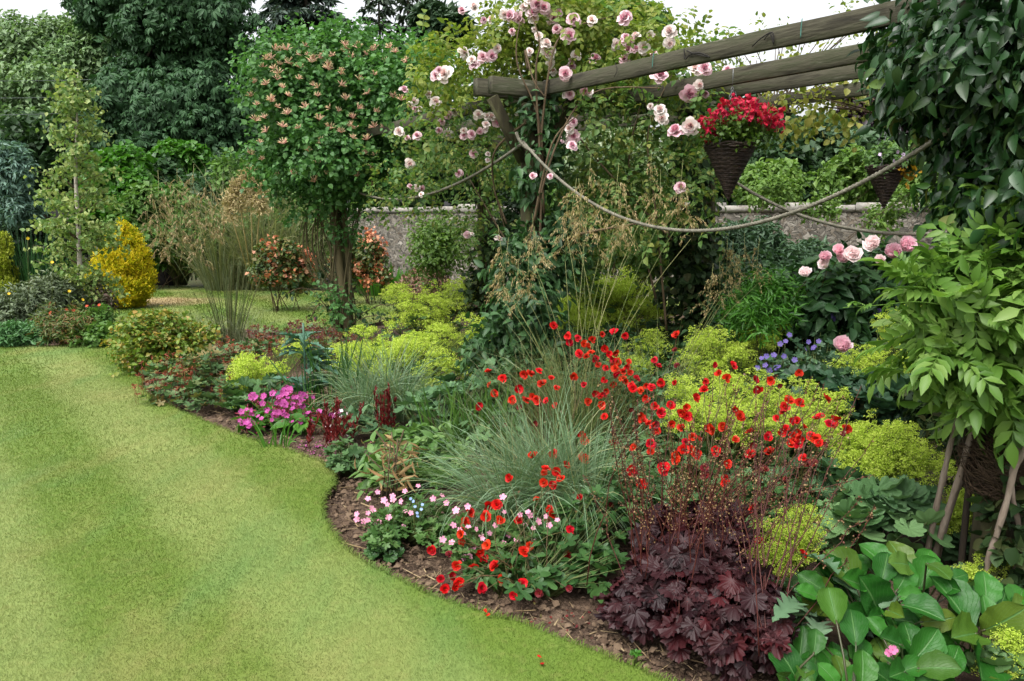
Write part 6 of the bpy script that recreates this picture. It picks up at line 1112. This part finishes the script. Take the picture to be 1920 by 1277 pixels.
# purple-black heuchera
def heum():
    m = leafm('heuchera_leaf', [(40, 18, 24), (62, 28, 34), (80, 42, 46), (50, 22, 26), (98, 34, 40)], .5, .14, .22, .38)
    return m
heu = thing('heuchera', 'purple-black ruffled-leaved plant with many wiry dark stems at the front edge', 'plant', at(1300, 1200, 2.95)*[1, 1, 0]+[0, 0, -.05]); M_HEU = heum()
hbl = [B(1300, 1075, 130, 80, 3.0, .28), B(1210, 1130, 90, 60, 2.95, .2), B(1390, 1140, 95, 85, 2.8, .2), B(1160, 1150, 50, 40, 2.98, .12), B(1320, 1190, 90, 50, 2.72, .14), B(1440, 1200, 50, 50, 2.65, .1), B(1370, 1230, 60, 40, 2.6, .1), B(1250, 1010, 70, 40, 3.15, .2), B(1340, 1000, 70, 40, 3.15, .2)]
g = Geo(); P, O = sample(hbl, 900, lump=0, inner=.2, edge=.8); k = P[:, 2] > .02; P = P[k]; O = O[k]; n = len(P); D = nrm(O*[1, 1, .1]+rdir(n)*.45-UP*.45); N = nrm(O*.75+UP*.7+rdir(n)*.3); wv = rng.integers(0, 3, n)
for i in range(3): kk = wv == i; g.inst(HEUC[i], P[kk]-D[kk]*.04, frames(D[kk], N[kk]), .054*rng.uniform(.6, 1.35, kk.sum()))
g.build('foliage', M_HEU, heu)
g = Geo(); b0 = np.array(heu.location)+(P-np.array(heu.location))*[.3, .3, 0]; g.tubes(np.stack([b0, (b0+P)/2+[0, 0, .04], P-D*.03], 1), .002, 4); g.build('stalk', leafm('heuchera_stalk', [(92, 30, 34), (120, 48, 44)], .5, 0, .3, .45), heu)['kind'] = 'stuff'
M_HST = leafm('wiry_stem', [(76, 32, 30), (100, 46, 38), (62, 28, 30)], .5, 0, .3, .45); M_HBD = leafm('heuchera_bud', [(120, 62, 46), (166, 128, 84), (190, 160, 112), (96, 44, 40)], .5, .2, .3, .5)
BUD = Tpl([(0, 0, 0), (.45, .5, .1), (0, 1, 0), (-.45, .5, .1), (0, .5, .5)], [(0, 1, 4), (1, 2, 4), (2, 3, 4), (3, 0, 4)])
for i in range(99):
    b = hbl[[0, 0, 0, 7, 8, 1, 2, 5][i % 8]]; s0 = b[0]+rng.normal(size=3)*b[1]*[.45, .4, .1]; x = np.clip(1310+(s0[0]-.68)*FPX/3*1.35+rng.normal()*105, 1085, 1640); y = rng.uniform(680, 930)+(abs(x-1330)/8)
    e = at(x, y, 3.05+rng.normal()*.15); s0[2] = max(s0[2]-.05, .1); p = curve(s0, e, (rng.normal()*.02, rng.normal()*.02, .02), 9, .006); g = Geo(); g.tubes(p[None], np.linspace(.0027, .0011, 9)[None], 4)
    nb = rng.integers(22, 44); t = rng.uniform(.42, 1, nb); ix = t*8; i0 = np.minimum(ix.astype(int), 7); Q = p[i0]*(1-(ix-i0))[:, None]+p[i0+1]*(ix-i0)[:, None]; off = rdir(nb)*rng.uniform(.006, .03, (nb, 1))*(1.2-t)[:, None]*1.6; T = Q+off
    g.tubes(np.stack([Q, Q+off*.6+[0, 0, .004], T], 1), .0006, 3); g.inst(BUD, T, frames(rdir(nb)-UP*.6, rdir(nb)), rng.uniform(.006, .011, nb), 1); g.build('flower_stem', [M_HST, M_HBD], heu)
# bergenia: big glossy spoon leaves
def bergm():
    m, n, out = mk('bergenia_leaf'); g = n.nodes.new('ShaderNodeNewGeometry'); at_ = n.nodes.new('ShaderNodeAttribute'); at_.attribute_name = 'leafuv'; sx = n.nodes.new('ShaderNodeSeparateXYZ'); n.links.new(at_.outputs['Vector'], sx.inputs[0])
    ab = n.nodes.new('ShaderNodeMath'); ab.operation = 'ABSOLUTE'; n.links.new(sx.outputs[0], ab.inputs[0])
    v = n.nodes.new('ShaderNodeMath'); v.operation = 'MULTIPLY_ADD'; n.links.new(ab.outputs[0], v.inputs[0]); v.inputs[1].default_value = -.75; n.links.new(sx.outputs[1], v.inputs[2])
    s1 = n.nodes.new('ShaderNodeMath'); s1.operation = 'MULTIPLY'; n.links.new(v.outputs[0], s1.inputs[0]); s1.inputs[1].default_value = 7.0
    fr = n.nodes.new('ShaderNodeMath'); fr.operation = 'PINGPONG'; n.links.new(s1.outputs[0], fr.inputs[0]); fr.inputs[1].default_value = .5
    vein = n.nodes.new('ShaderNodeMapRange'); vein.inputs[1].default_value = 0; vein.inputs[2].default_value = .07; vein.inputs[3].default_value = 1; vein.inputs[4].default_value = 0; n.links.new(fr.outputs[0], vein.inputs[0])
    mid_ = n.nodes.new('ShaderNodeMapRange'); mid_.inputs[1].default_value = .02; mid_.inputs[2].default_value = .07; mid_.inputs[3].default_value = 1; mid_.inputs[4].default_value = 0; n.links.new(ab.outputs[0], mid_.inputs[0])
    mxv = n.nodes.new('ShaderNodeMath'); mxv.operation = 'MAXIMUM'; vs = n.nodes.new('ShaderNodeMath'); vs.operation = 'MULTIPLY'; vs.inputs[1].default_value = .45; n.links.new(vein.outputs[0], vs.inputs[0]); n.links.new(vs.outputs[0], mxv.inputs[0]); n.links.new(mid_.outputs[0], mxv.inputs[1])
    col = ramp(n, [tuple(x*.5 for x in lin(c)) for c in ((34, 90, 26), (48, 112, 34), (70, 138, 46), (38, 98, 30), (104, 128, 44), (52, 118, 36))], g.outputs['Random Per Island'])
    mx = n.nodes.new('ShaderNodeMix'); mx.data_type = 'RGBA'; n.links.new(mxv.outputs[0], mx.inputs[0]); n.links.new(col, mx.inputs[6]); mx.inputs[7].default_value = (*[x*.42 for x in lin((100, 150, 80))], 1)
    p = n.nodes.new('ShaderNodeBsdfPrincipled'); n.links.new(mx.outputs[2], p.inputs['Base Color']); p.inputs['Roughness'].default_value = .42; p.inputs['Specular IOR Level'].default_value = .2
    nz = n.nodes.new('ShaderNodeTexNoise'); nz.inputs['Scale'].default_value = 55; tc = n.nodes.new('ShaderNodeTexCoord'); n.links.new(tc.outputs['Object'], nz.inputs['Vector'])
    hh = n.nodes.new('ShaderNodeMath'); hh.operation = 'MULTIPLY_ADD'; n.links.new(mxv.outputs[0], hh.inputs[0]); hh.inputs[1].default_value = -1.0; n.links.new(nz.outputs[0], hh.inputs[2])
    b = n.nodes.new('ShaderNodeBump'); b.inputs['Strength'].default_value = .45; b.inputs['Distance'].default_value = .004; n.links.new(hh.outputs[0], b.inputs['Height']); n.links.new(b.outputs[0], p.inputs['Normal'])
    t = n.nodes.new('ShaderNodeBsdfTranslucent'); n.links.new(mx.outputs[2], t.inputs[0]); ms = n.nodes.new('ShaderNodeMixShader'); ms.inputs[0].default_value = .15; n.links.new(p.outputs[0], ms.inputs[1]); n.links.new(t.outputs[0], ms.inputs[2]); n.links.new(ms.outputs[0], out.inputs[0]); return m
BERG = [gleaf(lambda t: .37*math.sin(math.pi*min(1, (.03+.97*t)**1.25))**.6*(1+.05*math.sin(t*23+k_)), 12, f, c, w_, 8) for k_, (f, c, w_) in enumerate(((.12, .25, .034), (.2, .1, .03), (.04, .42, .036), (.16, .3, .028)))]
ber = thing('bergenia', 'glossy rosette of big rounded leathery green leaves in the near corner of the bed', 'plant', at(1700, 1200, 2.75)*[1, 1, 0]+[0, 0, -.05]); M_BER = bergm()
g = Geo(); uv = []
BL = [(1640, 1120, 120, 95), (1575, 1060, 100, 100), (1640, 1030, 80, 100), (1700, 1080, 90, 80), (1730, 1140, 110, 95), (1600, 1170, 110, 70), (1670, 1200, 70, 60), (1700, 1055, 90, 75), (1655, 1010, 70, 90), (1790, 1120, 100, 130), (1850, 1100, 100, 100), (1810, 1190, 110, 100), (1880, 1170, 110, 80), (1740, 1210, 90, 100), (1620, 1250, 100, 70), (1560, 1130, 80, 60), (1480, 1240, 60, 90), (1510, 1260, 70, 60), (1760, 1250, 90, 60), (1840, 1250, 120, 60), (1560, 1265, 70, 60), (1690, 1260, 80, 60), (1520, 1090, 60, 80), (1600, 1090, 70, 60), (1760, 1060, 70, 60), (1900, 1220, 90, 60), (1530, 1200, 70, 50), (1680, 1150, 70, 60), (1800, 1080, 60, 60), (1850, 1140, 80, 60), (1590, 1010, 60, 60), (1740, 1010, 55, 60), (1710, 1115, 60, 50), (1640, 1175, 60, 50), (1760, 1165, 70, 60), (1470, 1270, 60, 50), (1660, 1060, 70, 60), (1610, 1215, 70, 60), (1790, 1240, 80, 70), (1720, 1290, 90, 60), (1580, 1310, 80, 60), (1870, 1300, 90, 60)]
BL += [(rng.uniform(1500, 1920), rng.uniform(1040, 1290), rng.uniform(60, 90), 60) for _ in range(95)]; BL = [b for b in BL if b[1] > 1030+abs(b[0]-1660)*.25]
CT = np.array([at(x, y, Y) for x, y, Y in ((1650, 1110, 2.78), (1840, 1140, 2.68), (1700, 1245, 2.5), (1495, 1270, 2.5), (1600, 1275, 2.45), (1730, 1060, 2.9))]); gst = Geo()
for i, (x, y, a_, b_) in enumerate(BL):
    Y = np.interp(y, [1000, 1150, 1300], [3.0, 2.66, 2.38])+rng.normal()*.04; c = at(x, y, Y+(.12 if i >= 42 else 0)); c[2] = max(c[2], .05); s_ = max(a_, b_)*.92*Y/FPX*rng.uniform(.75, 1.1)
    k = np.argmin(np.linalg.norm((CT-c)*[1, .8, 1], axis=1)); od = c-CT[k]; r_ = np.linalg.norm(od[:2])/.2; od = nrm(od*[1, 1, .2]+rdir(1)[0]*.03)
    up = np.clip(1.5-r_*.6, .45, 1.5)*(1.0 if od[1] > -.25 else .4); d = nrm(od+rdir(1)[0]*.25+UP*up); nn = nrm(UP*.55+np.array([0, -.75, 0])-od*.2*up+rdir(1)[0]*.35); fr = frames(d[None], nn[None]); p0 = c-d*s_*.55
    g.inst(BERG[i % 4], [p0], fr, np.array([s_])); uv.append(np.column_stack([np.tile(np.linspace(-1, 1, 9), 13), np.repeat(np.linspace(0, 1, 13), 9)]))
    b0 = CT[k]*[1, 1, 0]+rng.normal(size=3)*[.02, .02, 0]; gst.tubes(np.stack([b0, (b0+p0)/2+[0, 0, .02], p0, p0+d*s_*.1]).reshape(1, 4, 3), .004, 5)
o = g.build('foliage', M_BER, ber, True); UVv = np.concatenate(uv); a_ = o.data.attributes.new('leafuv', 'FLOAT_VECTOR', 'POINT'); a_.data.foreach_set('vector', np.column_stack([UVv, np.zeros(len(UVv))]).astype(np.float32).ravel())
gst.build('stalk', leafm('bergenia_stalk', [(62, 84, 44), (80, 74, 48)], .45, 0), ber)['kind'] = 'stuff'
q = Geo(); q.tpl(five_bloom(.4, .5)); BF = q.mesh('flower', [petalm('bergenia_petal', [(196, 100, 146), (216, 130, 168)], .7), M_CAL]); P = at(1674, 1219, 2.45); put('flower', BF, ber, P, facing(P), .018); P = at(1667, 1224, 2.46); put('flower', BF, ber, P, facing(P), .015)
# jagged pale oriental poppy leaves
o = thing('oriental_poppy', 'pale jagged leaves beside the purple-black plant', 'plant', at(1520, 1200, 2.85)*[1, 1, 0]); g = Geo(); n = 24; a = rng.uniform(0, 6.28, n); P = at(1525, 1150, 2.85)+rng.normal(size=(n, 3))*[.07, .06, .06]; g.inst(frond(1, .5), P, frames(np.column_stack([np.cos(a), np.sin(a), rng.uniform(-.4, .6, n)]), UP+rdir(n)*.4), rng.uniform(.12, .2, n)); g.build('foliage', leafm('pale_jagged_leaf', [(96, 136, 96), (120, 156, 116), (140, 172, 136)], .5, .25), o)
# seedlings and straws on the soil near the lawn edge
for x, y in ((1190, 1226), (1200, 1222)):
    pass
leafclump('weed_seedling', 'tiny green seedling on the bare soil by the purple-black leaves', [B(1192, 1224, 10, 6, 2.72, .02)], 8, .022, M_BRIGHT, GERL, zmin=-.1)
leafclump('violet_clump', 'low clump of dark green rounded leaves on the bare soil edge', [B(722, 1030, 34, 16, 3.72, .1)], 60, .036, M_GEL, ALCH, zmin=-.1)
# petals dropped on the soil by the magenta mound and the geums
g = Geo(); n = 150; P = np.array([gnd(x, y)+[0, 0, -.036] for x, y in zip(rng.normal(590, 45, n), rng.normal(832, 10, n))]); P = P[pip(bed, P[:, 0], P[:, 1])]; n = len(P); g.inst(petal(.5, 1, .25, .2), P, frames(rdir(n)*[1, 1, .2], UP+rdir(n)*.4), rng.uniform(.008, .014, n)); o = g.build('dropped_petals', M_MAG); o['kind'] = 'stuff'
g = Geo(); n = 40; P = np.array([gnd(x, y)+[0, 0, -.036] for x, y in zip(rng.normal(1010, 70, n), rng.normal(1150, 18, n))]); P = P[pip(bed, P[:, 0], P[:, 1])]; n = len(P); g.inst(petal(.5, 1, .25, .2), P, frames(rdir(n)*[1, 1, .2], UP+rdir(n)*.4), rng.uniform(.009, .014, n)); o = g.build('dropped_petals', M_GED); o['kind'] = 'stuff'
# the bed goes on past the near post as a carpet of low leaves
n = 2600; X = rng.uniform(1.9, 6.5, n); Y = rng.uniform(1.6, 9.5, n); k = (X > .62*Y+.75) & pip(bed, X, Y); P = np.column_stack([X, Y, rng.uniform(.02, .3, n)])[k]; n = len(P); g = Geo(); g.inst(GERL, P, frames(rdir(n)*[1, 1, .3], UP+rdir(n)*.5), rng.uniform(.05, .1, n)); o = g.build('low_foliage', M_GERF); o['kind'] = 'stuff'
# ================================================================ THE LITTLE ISLAND BED ON THE LEFT
M_BIRL = leafm('birch_leaf', [(84, 116, 56), (114, 140, 76), (150, 160, 96), (98, 128, 68)], .5, .4, k=.98)
M_BBARK = noisem('birch_bark', [(120, 108, 96), (196, 186, 170), (216, 208, 194), (86, 76, 66)], 7, (1, 1, 3), .8, .3, .55)
bi = thing('birch_tree', 'slender young birch with white trunk and sparse drooping leaves', 'tree', gnd(158, 618)*[1, 1, 0]); bb_ = np.array(bi.location); g = Geo(); tr = smooth_path([bb_-[0, 0, .05], at(152, 560, bb_[1]), at(148, 450, bb_[1]), at(142, 330, bb_[1]), at(144, 230, bb_[1]), at(146, 135, bb_[1])], 5); g.tubes(tr[None], np.linspace(.05, .006, len(tr))[None], 8); g.build('trunk', M_BBARK, bi, True)
gl = Geo(); gf = Geo()
for i in range(140):
    t = .1+.9*rng.random()**1.35; a = tr[int(t*(len(tr)-1))]; az = rng.uniform(0, 6.28); L = (.72*(1-t)**.45+.06)*rng.uniform(.5, 1.1)*(1.0 if t > .3 else .8); e = a+[math.cos(az)*L*.92, math.sin(az)*L*.92, L*.42]; p = curve(a, e, (0, 0, .06*L), 7, .01); p2 = np.concatenate([p, p[-1:]+[[math.cos(az)*.07, 0, -.1]]]); gl.tubes(p2[None], np.linspace(.007, .0012, 8)[None], 4)
    n = rng.integers(30, 54); ix = rng.uniform(2.0, 7, n); i0 = np.minimum(ix.astype(int), 6); Q = p2[i0]*(1-(ix-i0))[:, None]+p2[i0+1]*(ix-i0)[:, None]+rng.normal(size=(n, 3))*.045; gf.inst(LEAF2W, Q, frames(nrm(rdir(n)-UP*.8), rdir(n)), rng.uniform(.048, .08, n))
gl.build('branch', BROWNS, bi); gf.build('crown', M_BIRL, bi)
isg = 'plants in the little island bed'
shrub('lavender_bush', 'grey-green feathery lavender bush left of the birch trunk', 'shrub', [B(62, 580, 52, 40, 10.7, .35), B(95, 570, 40, 36, 10.8, .3), B(35, 595, 30, 30, 10.6, .3)], LEAF2N, 1300, 8, .07, .18, M_GREYG, isg, 10, up=1.0, lump=9)
shrub('spurge', 'reddish-stemmed fine-leaved spurge in front of the birch trunk', 'plant', [B(122, 612, 36, 30, 10.0, .25), B(140, 625, 30, 20, 9.9, .2)], LEAFN, 420, 9, .06, .18, leafm('spurge_leaf', [(84, 116, 48), (112, 138, 62), (150, 96, 56)], .5, .3), isg, 14, stemm=M_RED, up=1.0, lump=6)
shrub('creeping_juniper', 'low bright blue-green spreading plant at the front of the island bed', 'plant', [B(48, 630, 40, 13, 9.9, .25), B(25, 634, 20, 10, 9.9, .2)], LEAF2N, 560, 7, .06, .13, leafm('juniper_needle', [(84, 140, 76), (112, 166, 100)], .5, .2), isg, 5, up=.3, lump=6)
shrub('leafy_perennial', 'mixed leafy plant right of the birch trunk', 'plant', [B(180, 610, 26, 26, 10.1, .25), B(198, 628, 20, 12, 9.9, .2), B(165, 635, 25, 10, 9.8, .15)], LEAF2W, 420, 6, .055, .13, M_MID, isg, 8, lump=6)
shrub('sedum_clump', 'dusky purple-brown clump behind the lavender bush', 'plant', [B(105, 545, 34, 24, 11.4, .25), B(180, 565, 20, 30, 11.2, .2)], LEAF2W, 420, 5, .05, .12, leafm('dusky_leaf', [(96, 84, 70), (120, 96, 84), (104, 116, 76)], .5, .2), isg, 8, lump=6)
q = Geo(); q.tpl(five_bloom(.5, .3)); YM = [q.mesh('flower', [petalm('daisy_petal', [c, c2], .75), M_CEN]) for c, c2 in (((232, 190, 30), (240, 206, 60)), ((204, 70, 34), (216, 96, 46)))]
o = thing('sprawling_daisy', 'few yellow and orange-red flowers scattered over the island bed', 'flowers', gnd(90, 632)); g = Geo()
for x, y, k in ((17, 551, 0), (130, 546, 0), (98, 492, 0), (52, 447, 0), (155, 562, 0), (124, 580, 1), (138, 582, 1), (94, 586, 1), (163, 574, 1), (186, 572, 1)): P = at(x, y, 10.1); put('flower', YM[k], o, P, facing(P), .02); g.tubes(curve(P, np.array(o.location)+[(x-90)/150, 0, 0], (0, 0, 0), 5)[None], .003, 4)
g.build('stem', STEMM, o)
